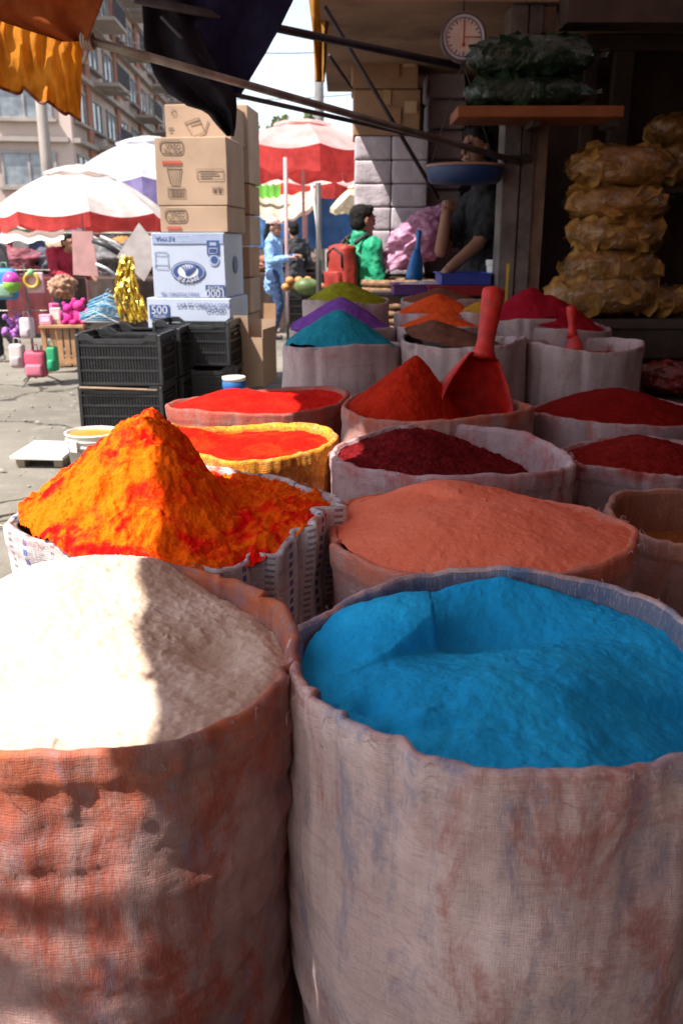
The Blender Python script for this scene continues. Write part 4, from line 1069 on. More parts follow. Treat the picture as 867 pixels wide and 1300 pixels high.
# bench under the chip bags
zb = P(780, 402, 5.25).z
bn = thing('bench', 'dark wooden bench under the bags of fried chips', 'bench', (1.62, 5.28, 0))
slab('bench_top', -0.48, 0.75, -0.24, 0.24, zb - 0.05, zb - 0.002, M_DARKWOOD, bn)
for sx in (-0.44, 0.71):
    for sy in (-0.2, 0.2): slab('leg', sx - 0.03, sx + 0.03, sy - 0.03, sy + 0.03, 0, zb - 0.05, M_DARKWOOD, bn)
slab('apron', -0.40, 0.67, -0.215, -0.195, zb - 0.22, zb - 0.052, M_DARKWOOD, bn)
# herbs on the shelf
for i, (u0, u1, v0, v1, lb) in enumerate(((583, 758, 98, 134, 'lower clear bag of dark green dried herbs lying on the shelf'), (584, 764, 56, 102, 'upper clear bag of dark green dried herbs, bulging over the lower one'))):
    b = P((u0 + u1) / 2, v1, 5.05)
    kk = PXM(b)
    stuffed_bag('herb_bag', lb, 'bag', (b.x, 5.10, shz + 0.001 if i == 0 else shz + 2 * 0.082 - 0.004), ((u1 - u0) / 2 / kk * 0.93, 0.15, 0.082 if i == 0 else 0.10), 70 + i, 0.0, M_HERB, 120, 'bags of dried herbs on the shelf', M_FILMG, (0.035, 0.075), False, contents='herbs')
# clear bag of red stuff at the right edge behind the dark red powder
b = P(850, 500, 4.0)
stuffed_bag('red_chilli_bag', 'clear plastic bag of dark red chillies at the right edge', 'bag', (P(852, 480, 4.0).x, 4.0, P(852, 500, 4.0).z), (0.17, 0.15, 0.075), 81, 0.4, m_cloth('chilli', (0.20, 0.012, 0.012), (0.3, 0.02, 0.02), 0.1, 15, 0.4), 260, None, M_FILM, (0.02, 0.045), True, contents='chillies')
zz = P(852, 500, 4.0).z
st = thing('low_stand', 'dark low stand under the bag of red chillies', 'stand', (P(852, 480, 4.0).x + 0.05, 4.0, 0))
slab('stand_body', -0.2, 0.3, -0.2, 0.2, 0, zz - 0.002, M_DARKWOOD, st)

# ================================================================== lettering
def text_mesh(s, size, ext=0.0008):
    cu = bpy.data.curves.new('txt', 'FONT'); cu.body = s; cu.size = size; cu.extrude = ext
    cu.align_x = 'CENTER'; cu.align_y = 'CENTER'; cu.resolution_u = 3
    o = bpy.data.objects.new('txt', cu); COL.objects.link(o)
    dg = bpy.context.evaluated_depsgraph_get()
    me = bpy.data.meshes.new_from_object(o.evaluated_get(dg))
    bpy.data.objects.remove(o); bpy.data.curves.remove(cu)
    return me
def letter(s, size, mat, parent, loc, rz=0.0, flip=False, bold=0.0):
    me = text_mesh(s, size)
    o = link('lettering', me, mat, parent, loc, (math.pi / 2, math.pi if flip else 0, rz))
    if flip: o.rotation_euler = (Matrix.Rotation(math.pi, 4, 'Y') @ Matrix.Rotation(math.pi / 2, 4, 'X')).to_euler()
    return o
INK = flat((0.03, 0.06, 0.19)); INKB = flat((0.13, 0.085, 0.06)); INKR = flat((0.45, 0.06, 0.04)); PAPER = flat((0.52, 0.53, 0.58)); LBLUE = flat((0.28, 0.33, 0.47))

# ================================================================== carton stack by the street
M_BWHITE = m_plain('printed_white_card', (0.40, 0.44, 0.54), 0.6, 0.06, 3, 0.03, 60, 0.3)
YB = 7.35
RZB = -0.13
def fbox(u0, u1, v0, v1, y, dep, label, mat, tape=False, rz=RZB):
    cx, w, zb, h = px_box(u0, u1, v0, v1, y)
    root = carton(label, (cx, y + dep / 2, zb), (w, dep, h - 0.004), rz, mat, tape, 'cartons stacked by the street', 0.004)
    root['w'] = w; root['d'] = dep; root['h'] = h
    return root
def fr(root, x, z, k=0.009):   # point on the front face, fractions of width and height
    return (root['w'] * (x - 0.5), -root['d'] / 2 - k, root['h'] * z)
def bar(root, x0, x1, z0, z1, mat, name='print_mark', k=0.007):
    w, h = root['w'], root['h']
    return MB().box((w * ((x0 + x1) / 2 - 0.5), -root['d'] / 2 - k, h * (z0 + z1) / 2), (w * (x1 - x0), 0.002, h * (z1 - z0))).build(name, mat, root)
def outline(root, x0, x1, z0, z1, mat, t=0.005, name='print_frame', r=0.2, k=0.007):
    w, h = root['w'], root['h']; X0, X1, Z0, Z1 = w * (x0 - 0.5), w * (x1 - 0.5), h * z0, h * z1
    rad = min(X1 - X0, Z1 - Z0) * r; pts = []
    for (cx, cz, a0) in ((X1 - rad, Z1 - rad, 0), (X0 + rad, Z1 - rad, 90), (X0 + rad, Z0 + rad, 180), (X1 - rad, Z0 + rad, 270)):
        for k2 in range(5):
            a = math.radians(a0 + 22.5 * k2); pts.append((cx + rad * math.cos(a), -root['d'] / 2 - k, cz + rad * math.sin(a)))
    pts.append(pts[0])
    m = MB().tube(pts, t / 2, 4, False); return m.build(name, mat, root)
bD = fbox(197, 303, 378, 480, YB - 0.02, 0.62, 'lower white and blue printed carton, partly behind the black crates', M_BWHITE)
bC = fbox(201, 295, 295, 378, YB, 0.60, 'white and blue printed carton with an upside down oval emblem', M_BWHITE)
bB = fbox(209, 297, 261, 295, YB + 0.02, 0.58, 'low plain brown carton on top of the white emblem carton', M_CARD)
bA = fbox(205, 297, 173, 261, YB + 0.02, 0.58, 'big brown carton printed with a cup, high on the stack', M_CARD)
bT = fbox(215, 300, 131, 180, YB + 0.40, 0.5, 'topmost brown carton set back behind the cup carton', M_CARD)
# upper brown cartons: frame labels, cup drawing, red line, bar code
for b_, zz in ((bA, 0.0), (bB, 0.0)):
    hi = b_ is bA
    z0, z1 = (0.76, 0.95) if hi else (0.42, 0.88)
    outline(b_, 0.08, 0.40, z0, z1, INKB, 0.006, r=0.35)
    letter('VASO', 0.048, INKB, b_, fr(b_, 0.25, (z0 + z1) / 2 + (0.035 if hi else 0.10)), 0)
    letter('No.10½', 0.042, INKB, b_, fr(b_, 0.25, (z0 + z1) / 2 - (0.045 if hi else 0.12)), 0)
    for k in range(9 if hi else 7):
        bar(b_, 0.10 + k * 0.031, 0.122 + k * 0.031, 0.60 if hi else 0.10, 0.655 if hi else 0.22, INKR)
m = MB(); w, h, d = bA['w'], bA['h'], bA['d']
cup = [(-0.5 + 0.16, 0.56), (-0.5 + 0.36, 0.56), (-0.5 + 0.32, 0.32), (-0.5 + 0.20, 0.32)]
for i in range(4):
    a, b = cup[i], cup[(i + 1) % 4]
    m.tube([(w * a[0], -d / 2 - 0.007, h * a[1]), (w * b[0], -d / 2 - 0.007, h * b[1])], 0.0025, 4)
for x in (0.20, 0.24, 0.28, 0.32): m.tube([(w * (x - 0.5), -d / 2 - 0.007, h * 0.54), (w * (0.26 + (x - 0.26) * 0.6 - 0.5), -d / 2 - 0.007, h * 0.34)], 0.0015, 4)
m.build('cup_drawing', INKB, bA)
outline(bA, 0.58, 0.95, 0.38, 0.53, INKB, 0.004, r=0.15)
for k in range(3): bar(bA, 0.62, (0.82, 0.88, 0.78)[k], 0.49 - k * 0.035, 0.505 - k * 0.035, INKB)
outline(bA, 0.16, 0.40, 0.13, 0.27, INKB, 0.004, r=0.1)
for k in range(11): bar(bA, 0.19 + k * 0.017, 0.19 + k * 0.017 + (0.010 if k % 3 else 0.006), 0.15, 0.25, INKB)
bar(bA, 0.80, 0.84, 0.21, 0.25, INKB); bar(bA, 0.87, 0.90, 0.20, 0.26, INKB)
outline(bA, 0.79, 0.93, 0.19, 0.27, INKB, 0.003, r=0.1)
outline(bT, 0.10, 0.18, 0.70, 0.86, INKB, 0.004, r=0.5); bar(bT, 0.05, 0.12, 0.35, 0.38, INKB); bar(bT, 0.05, 0.10, 0.28, 0.31, INKB)
m = MB()
for a, b in (((0.30, 0.50), (0.52, 0.62)), ((0.30, 0.50), (0.42, 0.12)), ((0.52, 0.62), (0.60, 0.25)), ((0.60, 0.25), (0.66, 0.55)), ((0.42, 0.12), (0.60, 0.25)), ((0.38, 0.46), (0.55, 0.52))):
    m.tube([(bT['w'] * (a[0] - 0.5), -bT['d'] / 2 - 0.007, bT['h'] * a[1]), (bT['w'] * (b[0] - 0.5), -bT['d'] / 2 - 0.007, bT['h'] * b[1])], 0.003, 4)
m.build('box_drawing', INKB, bT)
# white cartons (the printing stands upside down)
bar(bC, 0.015, 0.985, 0.83, 0.985, LBLUE, 'print_band', 0.006)
letter('REYMA', 0.052, INK, bC, fr(bC, 0.20, 0.905), 0, True); outline(bC, 0.34, 0.56, 0.87, 0.95, PAPER, 0.004)
bar(bC, 0.76, 0.93, 0.66, 0.88, INK, 'print_panel'); outline(bC, 0.79, 0.90, 0.68, 0.76, PAPER, 0.004, k=0.009); bar(bC, 0.80, 0.89, 0.80, 0.85, LBLUE, k=0.009)
outline(bC, 0.04, 0.21, 0.66, 0.72, LBLUE, 0.004, r=0.5); outline(bC, 0.03, 0.23, 0.45, 0.52, LBLUE, 0.004, r=0.5)
for x in (0.045, 0.215): MB().tube([(bC['w'] * (x - 0.5), -bC['d'] / 2 - 0.007, bC['h'] * 0.69), (bC['w'] * (x * 1.02 - 0.505), -bC['d'] / 2 - 0.007, bC['h'] * 0.48)], 0.002, 4).build('cup_drawing', LBLUE, bC)
def oval(root, x, z, rx, rz, mat, k, name):
    pts = [(root['w'] * (x - 0.5) + rx * math.cos(a), -root['d'] / 2 - k, root['h'] * z + rz * math.sin(a)) for a in [2 * math.pi * i / 40 for i in range(40)]]
    return MB().poly(pts, (0, 0.002, 0)).build(name, mat, root)
ex, ez, erx, erz = 0.49, 0.40, bC['w'] * 0.235, bC['h'] * 0.165
oval(bC, ex, ez, erx, erz, INK, 0.0075, 'emblem_field'); oval(bC, ex, ez, erx * 0.93, erz * 0.90, PAPER, 0.0085, 'emblem_ring'); oval(bC, ex, ez, erx * 0.89, erz * 0.85, INK, 0.0095, 'emblem_field')
oval(bC, ex, ez + erz * 0.12, erx * 0.60, erz * 0.62, PAPER, 0.0105, 'emblem_disc')
m = MB()
for k in range(6):      # curled plume strokes
    x0 = erx * (-0.42 + 0.15 * k); 
    pts = [(bC['w'] * (ex - 0.5) + x0 * (1 - 0.5 * s) + erx * 0.16 * math.sin(s * 2.6 + k * 0.3), -bC['d'] / 2 - 0.012, bC['h'] * ez + erz * (0.62 - 0.95 * s)) for s in [i / 8 for i in range(9)]]
    m.tube(pts, [0.0035 + 0.004 * math.sin(math.pi * i / 8) for i in range(9)], 4)
m.build('emblem_plume', INK, bC)
word = 'REYMA'
for k, ch in enumerate(word):    # upside down on the upper side of the oval turned over: reads from the other side
    a = math.radians(-50 - k * 20 - 0)
    a = math.radians(-48 - (4 - k) * 21)
    o = letter(ch, 0.062, PAPER, bC, (bC['w'] * (ex - 0.5) + erx * 0.76 * math.cos(a), -bC['d'] / 2 - 0.0115, bC['h'] * ez + erz * 0.72 * math.sin(a)))
    o.rotation_euler = (Matrix.Rotation(-(a + math.pi / 2), 4, 'Y') @ Matrix.Rotation(math.pi, 4, 'Y') @ Matrix.Rotation(math.pi / 2, 4, 'X')).to_euler()
bar(bC, 0.72, 0.985, 0.03, 0.20, INK, 'print_panel'); letter('1000', 0.085, PAPER, bC, fr(bC, 0.855, 0.075), 0, True); letter('PIEZAS', 0.042, PAPER, bC, fr(bC, 0.855, 0.155), 0, True)
letter('VASO POLIPRO TEL', 0.038, INK, bC, fr(bC, 0.36, 0.06), 0, True)
oval(bC, 0.85, 0.58, 0.045, 0.045, LBLUE, 0.0075, 'globe_mark'); oval(bC, 0.855, 0.585, 0.03, 0.03, INK, 0.0085, 'globe_mark')
bar(bD, 0.03, 0.27, 0.74, 0.91, INK, 'print_panel'); letter('500', 0.095, PAPER, bD, fr(bD, 0.15, 0.845), 0, False); letter('PIEZAS', 0.035, PAPER, bD, fr(bD, 0.15, 0.77), 0, False)
letter('VASO POLIPRO 22 EXT', 0.046, INK, bD, fr(bD, 0.69, 0.915), 0, True); letter('VERDAD', 0.046, INK, bD, fr(bD, 0.83, 0.855), 0, True)
bar(bD, 0.985, 0.99, 0.02, 0.98, LBLUE)
for b_ in (bC, bD):   # printed mark on the street-stall side
    MB().lathe([(0.0, 0), (b_['h'] * 0.14, 0)], 24, Matrix.Translation((b_['w'] / 2 + 0.0075, 0.02, b_['h'] * 0.5)) @ Matrix.Rotation(math.pi / 2, 4, 'Y')).build('side_emblem', INK, b_)
# cartons behind, seen edge-on to the right of the stack
tall = [(297, 321, 132, 232), (296, 321, 233, 272), (298, 322, 273, 312), (298, 321, 313, 352), (299, 322, 353, 398), (298, 321, 399, 440), (297, 322, 441, 478)]
nm = ('tall topmost', 'second', 'third', 'fourth', 'fifth', 'sixth', 'lowest')
for i, (a, b, c, d_) in enumerate(tall):
    r_ = fbox(a - 22, b, c, d_, YB + 0.85, 0.5, '%s carton of the brown column seen behind the printed stack' % nm[i], M_CARD2 if i % 2 else M_CARD, False, -0.1)
ob = thing('open_carton', 'empty open brown carton standing at the foot of the stack', 'box', (P(326, 470, 7.3).x, 7.3, 0), -0.2, None)
cx, w, zb, h = px_box(308, 343, 388, 486, 7.3)
tt = 0.006
zb0 = max(0.0, zb)
for nm_, c_, s_ in (('panel', (0, -0.2, h / 2 - 0.06), (w, tt, h * 0.62)), ('panel', (0, 0.2, h / 2), (w, tt, h * 0.8)), ('panel', (-w / 2, 0, h / 2 - 0.03), (tt, 0.388, h * 0.72)), ('panel', (w / 2, 0, h / 2 - 0.03), (tt, 0.388, h * 0.72))):
    MB().box((c_[0], c_[1], zb0 + s_[2] / 2 + 0.004), s_).build(nm_, M_CARD, ob)
MB().box((w * 0.25, 0.215, zb0 + h * 0.8), (w * 0.5, tt, h * 0.42)).build('flap', M_CARD2, ob)
MB().box((-w * 0.22, -0.215, zb0 + h * 0.65), (w * 0.5, tt, h * 0.5), Matrix.Rotation(0.1, 3, 'X')).build('flap', M_CARD, ob)

# ================================================================== black plastic crates
M_BLACK = m_plain('black_plastic', (0.018, 0.018, 0.020), 0.42, 0.3, 10, 0.1, 50, 0.5, dirt=(0.04, 0.035, 0.032))
def crate_proto(w, d, h):
    root = thing('plastic_crate', 'black plastic crate', 'crate')
    root['label'] = 'x'
    MB().box((0, 0, 0.012), (w - 0.02, d - 0.02, 0.02)).build('bottom', M_BLACK, root)
    for sx in (-1, 1):
        for sy in (-1, 1):
            MB().box((sx * (w / 2 - 0.014), sy * (d / 2 - 0.014), h / 2), (0.028, 0.028, h - 0.01), bev=0.004).build('corner_post', M_BLACK, root)
    # four sides: horizontal slats, thin ribs, solid middle panels, rim with a dip
    fx = MB().box((0, 0, 0), (w - 0.058, 0.010, 0.014)).mesh('slat'); fx.materials.append(M_BLACK)
    fy = MB().box((0, 0, 0), (0.010, d - 0.058, 0.014)).mesh('slat'); fy.materials.append(M_BLACK)
    for sy in (-1, 1):
        for zf in (0.05, 0.30, 0.55, 0.78): link('slat', fx, None, root, (0, sy * (d / 2 - 0.008), h * zf))
    for sx in (-1, 1):
        for zf in (0.05, 0.30, 0.55, 0.78): link('slat', fy, None, root, (sx * (w / 2 - 0.008), 0, h * zf))
    rb = MB()
    for sy in (-1, 1):
        nn = 26
        for k in range(nn):
            x = -w / 2 + 0.04 + (w - 0.08) * k / (nn - 1); rb.box((x, sy * (d / 2 - 0.012), h * 0.42), (0.006, 0.006, h * 0.74))
    for sx in (-1, 1):
        nn = 16
        for k in range(nn):
            y = -d / 2 + 0.04 + (d - 0.08) * k / (nn - 1); rb.box((sx * (w / 2 - 0.012), y, h * 0.42), (0.006, 0.006, h * 0.74))
    o = rb.build('ribs', M_BLACK, root); o['kind'] = 'stuff'
    for sy in (-1, 1):
        MB().box((0, sy * (d / 2 - 0.020), h * 0.46), (w - 0.06, 0.004, h * 0.80)).build('side_panel', M_BLACK, root)
        dip = h * 0.10
        pr = [(-w / 2 + .03, h), (-w * 0.36, h), (-w * 0.28, h - dip), (w * 0.28, h - dip), (w * 0.36, h), (w / 2 - .03, h), (w / 2 - .03, h - 0.045), (w * 0.34, h - 0.045), (w * 0.27, h - dip - 0.03), (-w * 0.27, h - dip - 0.03), (-w * 0.34, h - 0.045), (-w / 2 + .03, h - 0.045)]
        MB().poly([(x, sy * (d / 2 - 0.011) - 0.011, z) for x, z in pr], (0, 0.022, 0)).build('rim', M_BLACK, root)
    for sx in (-1, 1):
        dip = h * 0.0
        MB().box((sx * (w / 2 - 0.011), 0, h - 0.022), (0.022, d - 0.058, 0.044)).build('rim', M_BLACK, root)
        MB().box((sx * (w / 2 - 0.020), 0, h * 0.46), (0.004, d - 0.07, h * 0.80)).build('side_panel', M_BLACK, root)
        MB().box((sx * (w / 2 - 0.004), 0, h * 0.68), (0.012, 0.12, 0.02)).build('handle', M_BLACK, root)
    return root
a = P(106, 542, 6.05); kx = PXM(a)
CW, CD = 108 / kx, 0.42
h1 = P(106, 491, 6.05).z; h2 = P(106, 425, 6.05).z - h1
proto = crate_proto(CW, CD, h2)
cxx = a.x + CW / 2
spots = [((cxx, 6.05 + CD / 2, h1 + 0.004), -0.06, h2, 'front upper black plastic crate with a dipped rim'),
         ((cxx - 0.01, 6.05 + CD / 2, 0.004), -0.06, h1, 'lowest front black crate, flattened cardboard on top of it'),
         ((cxx + 0.06, 6.05 + CD * 1.5 + 0.03, 0.004), -0.08, h1, 'bottom black crate of the second row'),
         ((cxx + 0.05, 6.05 + CD * 1.5 + 0.03, h1 + 0.008), -0.05, h2, 'upper black crate of the second row, behind the front one'),
         ((cxx + 0.42, 6.95, 0.004), 0.0, h1 * 1.15, 'bottom black crate in front of the white cartons'),
         ((cxx + 0.40, 6.95, h1 * 1.15 + 0.008), -0.12, h2 * 0.95, 'upper black crate in front of the white cartons')]
for i, (l, rz, hh_, lb) in enumerate(spots):
    o = proto if i == 0 else copy_tree(proto)
    o.location = l; o.rotation_euler = (0, 0, rz); o.scale = (1, 1, hh_ / h2)
    o['label'] = lb; o['group'] = 'black plastic crates in stacks'
m = MB().box((0, 0, 0), (CW * 0.9, CD * 0.7, 0.006), Matrix.Rotation(0.03, 3, 'Y')).build('cardboard_sheet', M_CARD, None, loc=(cxx - 0.03, 6.05 + CD * 0.3, h1 + 0.0))
m.location.z = h1 - 0.012
tag(m, 'flattened cardboard sheet poking out between the two front crates', 'cardboard')
# black crates far behind the woman
for i, (u, v, y, lb) in enumerate(((387, 395, 10.4, 'black crate on the ground below the fruit'), (389, 368, 10.4, 'black crate just under the oranges'))):
    o = copy_tree(proto); pp = P(u, v, y); o.location = (pp.x, y + 0.3, 0.004 if i == 0 else h2 * 1.0 + 0.012); o.rotation_euler = (0, 0, 0.05 * i); o.scale = (0.75, 1, 1.0)
    o['label'] = lb; o['group'] = 'black plastic crates in stacks'
ZFR = 2 * h2 + 0.02

# ================================================================== paint bucket, board, wire frame on the pavement
pb = G(117, 612)
root = thing('paint_bucket', 'dirty white plastic bucket with yellow paint beside the orange heap', 'bucket', (pb.x, pb.y + 0.1, 0))
kx = PXM((pb.x, pb.y, 0.3)); rb_ = 35 / kx
zt_ = P(117, 552, pb.y).z
M_BUCK = m_plain('dirty_white_plastic', (0.60, 0.56, 0.50), 0.5, 0.15, 8, 0.1, 30, 0.4, dirt=(0.30, 0.24, 0.18))
MB().lathe([(0.0, 0.0), (rb_ * 0.84, 0.0), (rb_ * 0.93, zt_ * 0.72), (rb_ * 0.98, zt_ * 0.72), (rb_ * 0.98, zt_ * 0.76), (rb_ * 0.95, zt_ * 0.77), (rb_ * 0.955, zt_ * 0.84), (rb_ * 0.995, zt_ * 0.84), (rb_ * 0.995, zt_ * 0.88), (rb_ * 0.96, zt_ * 0.89), (rb_ * 0.965, zt_ * 0.96), (rb_ * 1.02, zt_ * 0.96), (rb_ * 1.02, zt_), (rb_ * 0.93, zt_), (rb_ * 0.91, zt_ * 0.7), (0.0, zt_ * 0.7)], 40).build('bucket_wall', M_BUCK, root, True)
MB().lathe([(0.0, zt_ * 0.955), (rb_ * 0.935, zt_ * 0.955)], 40).build('paint_surface', flat((0.46, 0.20, 0.014), 0.3), root)
MB().box((-rb_ * 0.45, -rb_ * 0.90, zt_ * 0.78), (0.05, 0.02, 0.06), Matrix.Rotation(-0.45, 3, 'Z')).build('handle_lug', M_BUCK, root)
MB().tube([(-rb_ * 0.45, -rb_ * 0.93, zt_ * 0.78), (-rb_ * 0.1, -rb_ * 1.06, zt_ * 0.62), (rb_ * 0.4, -rb_ * 1.0, zt_ * 0.55), (rb_ * 0.85, -rb_ * 0.55, zt_ * 0.66)], 0.003, 6).build('wire_handle', M_DARKSTEEL, root)
q = G(53, 592)
root = thing('foam_board', 'white board lying on small feet beside the paint bucket', 'board', (q.x, q.y + 0.14, 0))
kx = PXM((q.x, q.y, 0)); wb = 66 / kx
MB().box((0, 0, 0.065), (wb, 0.42, 0.022), Matrix.Rotation(0.02, 3, 'Y'), bev=0.003).build('panel', flat((0.62, 0.60, 0.56), 0.7), root)
for sx in (-1, 1): MB().box((sx * wb * 0.36, -0.10, 0.027), (0.05, 0.14, 0.05)).build('foot', flat((0.28, 0.22, 0.15)), root)
q = G(6, 672)
root = thing('wire_frame', 'small rusty wire frame lying on the pavement at the left edge', 'frame', (q.x, q.y, 0.01))
MB().tube([(-0.15, -0.02, 0.01), (0.02, 0.10, 0.01), (0.05, 0.02, 0.06), (-0.12, -0.12, 0.06), (-0.15, -0.02, 0.01)], 0.006, 6).build('rod', M_STEEL, root)
MB().tube([(-0.1, 0.02, 0.01), (0.06, -0.03, 0.01)], 0.006, 6).tube([(0.05, 0.02, 0.06), (0.06, -0.08, 0.01)], 0.006, 6).build('rod', M_STEEL, root)
q = P(292, 482, 5.0)
root = thing('white_pail', 'white pail with a blue band behind the vermilion sack', 'bucket', (P(297, 478, 5.2).x, 5.2, 0))
zt_ = P(297, 478, 5.2).z
MB().lathe([(0.0, 0.0), (0.055, 0.0), (0.065, zt_ - 0.02), (0.07, zt_ - 0.02), (0.07, zt_), (0.06, zt_), (0.055, zt_ - 0.03), (0, zt_ - 0.03)], 28).build('pail_wall', flat((0.6, 0.58, 0.54), 0.5), root, True)
MB().lathe([(0.066, zt_ - 0.07), (0.0695, zt_ - 0.065), (0.0695, zt_ - 0.03), (0.066, zt_ - 0.025)], 28).build('band', flat((0.02, 0.12, 0.35), 0.5), root, True)
# pebbles and litter
m = MB(); rng = random.Random(3)
for i in range(220):
    u, v = rng.uniform(-60, 330), rng.uniform(455, 720); g = G(u, v); s = rng.uniform(0.004, 0.014)
    m.ball((g.x, g.y, s * 0.4), (s, s * rng.uniform(.6, 1.2), s * 0.6), 6, 4)
for i in range(12):
    g = G(rng.uniform(0, 100), rng.uniform(480, 690)); q_ = rng.uniform(0.012, 0.03)
    m.poly([(g.x - q_, g.y - q_ * .6, 0.014), (g.x + q_ * .8, g.y - q_ * .7, 0.019), (g.x + q_, g.y + q_ * .5, 0.015), (g.x - q_ * .3, g.y + q_ * .8, 0.023)], (0, 0, 0.002))
o = m.build('street_grit', flat((0.24, 0.21, 0.18), 0.9)); tag(o, 'loose grit and small stones scattered on the pavement', 'grit', None, 'stuff')

# ================================================================== umbrellas
def umbrella(label, u, v_top, v_rim, half_px, y, ctop, cval, n=8, valance=0.16, tilt=0.0, cin=None, rz=0.2, pole_col=(0.5, 0.25, 0.25), vent=True):
    t = P(u, v_top, y); rz_ = P(u, v_rim, y).z; R = half_px / PXM(t)
    root = thing('market_umbrella', label, 'umbrella', (t.x, y, 0), 0, 'market umbrellas')
    zt_, zr = t.z, rz_
    Mt = m_cloth('umb_top', ctop, trans=0.45, scale=3, rough=0.8, fold=0.3); Mv = m_cloth('umb_val', cval, trans=0.6, scale=5, rough=0.8, fold=0.4)
    def pt(a, f, lift=0.0):   # f 0 top .. 1 rim
        z = zr + (zt_ - zr) * (1 - f ** 1.75) + lift
        return Vector((R * f * math.cos(a), R * f * math.sin(a), z + tilt * R * f * math.cos(a)))
    for k in range(n):
        a0, a1 = rz + 2 * math.pi * k / n, rz + 2 * math.pi * (k + 1) / n
        V = []; nr, na = 9, 7
        for i in range(nr):
            f = 0.03 + 0.97 * i / (nr - 1)
            for j in range(na):
                s = j / (na - 1); p0, p1 = pt(a0, f), pt(a1, f); p = p0.lerp(p1, s)
                p.z -= 0.10 * R * f * f * math.sin(math.pi * s) * 0.55
                V.append(p)
        link('panel', np_mesh('panel', np.array([tuple(v) for v in V]), grid_faces(nr, na)), Mt, root)
        # valance hanging off the panel's edge
        V = []
        for i in range(5):
            for j in range(9):
                s = j / 8; p = pt(a0, 1).lerp(pt(a1, 1), s); p.z -= 0.055 * R * math.sin(math.pi * s) + valance * i / 4 * (0.93 + 0.12 * math.sin(s * 9 + k))
                p.x *= 1.002 + 0.012 * math.sin(s * 14 + k) * i / 4; p.y *= 1.002 + 0.012 * math.sin(s * 14 + k) * i / 4
                V.append(p)
        link('valance', np_mesh('valance', np.array([tuple(v) for v in V]), grid_faces(5, 9)), Mv, root)
        MB().tube([pt(a0, 0.05, -0.02), pt(a0, 0.55, -0.02), pt(a0, 0.99, -0.02)], 0.009, 6).build('rib', M_DARKSTEEL, root)
    if vent:    # raised vent cap over the crown
        V = []
        for i in range(4):
            for k in range(n * 4):
                a = rz + 2 * math.pi * k / (n * 4); f = 0.02 + 0.36 * i / 3
                V.append(tuple(pt(a, f, 0.035 + 0.012 * math.sin(k * 1.57))))
        link('vent_cap', np_mesh('vent_cap', np.array(V), grid_faces(4, n * 4, True)), Mt, root)
    MB().tube([(0, 0, 0), (0, 0, (zt_ + zr) / 2), (0, 0, zt_ + 0.05)], 0.024, 10).build('pole', flat(pole_col, 0.5), root, True)
    MB().lathe([(0, 0), (0.2, 0), (0.2, 0.05), (0.05, 0.08), (0.03, 0.12), (0, 0.12)], 16).build('base', flat((0.2, 0.2, 0.2)), root)
    return root
WH = (0.74, 0.66, 0.63); RD = (0.62, 0.075, 0.07)
umbrella('white umbrella with a red valance over the toy table', 100, 214, 272, 112, 11.5, WH, RD, rz=0.35)
umbrella('pale umbrella with a lilac valance behind the red edged one', 190, 176, 232, 112, 17.0, (0.70, 0.68, 0.74), (0.36, 0.30, 0.55), valance=0.75, rz=0.1)
umbrella('red and white umbrella right of the carton stack', 384, 155, 192, 98, 14.5, (0.70, 0.42, 0.40), RD, valance=0.36, rz=0.25, pole_col=(0.5, 0.3, 0.32))
umbrella('lower red umbrella behind the bigger red and white one', 388, 214, 236, 78, 18.5, (0.70, 0.52, 0.48), RD, valance=0.28, rz=0.5)
umbrella('small cream umbrella beside the white wrapped packs', 455, 236, 264, 36, 16.0, (0.72, 0.68, 0.5), (0.7, 0.66, 0.5), valance=0.08, n=6, rz=0.0)
umbrella('low white and green umbrella at the left edge', -22, 276, 288, 62, 13.6, WH, (0.10, 0.30, 0.16), valance=0.1)
# loose awnings
def slope_sheet(name, label, u0, u1, v0, v1, y0_, y1_, mat, sag=0.12, cat='awning', thick=0.0):
    a, b, c, d_ = P(u0, v0, y1_), P(u1, v0, y1_), P(u0, v1, y0_), P(u1, v1, y0_)
    n, m = 14, 26; V = []
    for i in range(n):
        for j in range(m):
            s, t = j / (m - 1), i / (n - 1)
            p = a.lerp(b, s).lerp(c.lerp(d_, s), t); p.z -= sag * math.sin(math.pi * s) * (0.5 + 0.5 * t) + 0.02 * math.sin(s * 30)
            V.append(tuple(p))
    V = np.array(V); c0 = V.mean(0)
    o = link(name, np_mesh(name, V - c0, grid_faces(n, m)), mat, None, Vector(c0))
    return tag(o, label, cat)
slope_sheet('stall_awning', 'white stall awning just below the red edged umbrella', -60, 82, 293, 306, 10.2, 11.0, m_cloth('white_awn', (0.75, 0.72, 0.68), trans=0.3, scale=3), 0.01)
slope_sheet('stall_awning', 'striped red, green and cream awning under the right hand umbrellas', 312, 400, 238, 266, 15.5, 17.5, m_cloth('cream_awn', (0.72, 0.55, 0.42), trans=0.4, scale=3), 0.2)
slope_sheet('stall_awning', 'strip of green awning between the cartons and the umbrella pole', 314, 356, 234, 250, 16.3, 16.5, m_cloth('green_awn', (0.10, 0.30, 0.04), trans=0.3, scale=3), 0.02)
sheet('blue_tarpaulin', [(232, 318, 462), (260, 316, 462), (300, 316, 462), (316, 318, 462)], 19.5, m_cloth('blue_tarp', (0.06, 0.17, 0.42), (0.09, 0.24, 0.52), 0.3, 2), 'bright blue tarpaulin wall behind the market people', 'tarpaulin', 0.15, 6, 2)
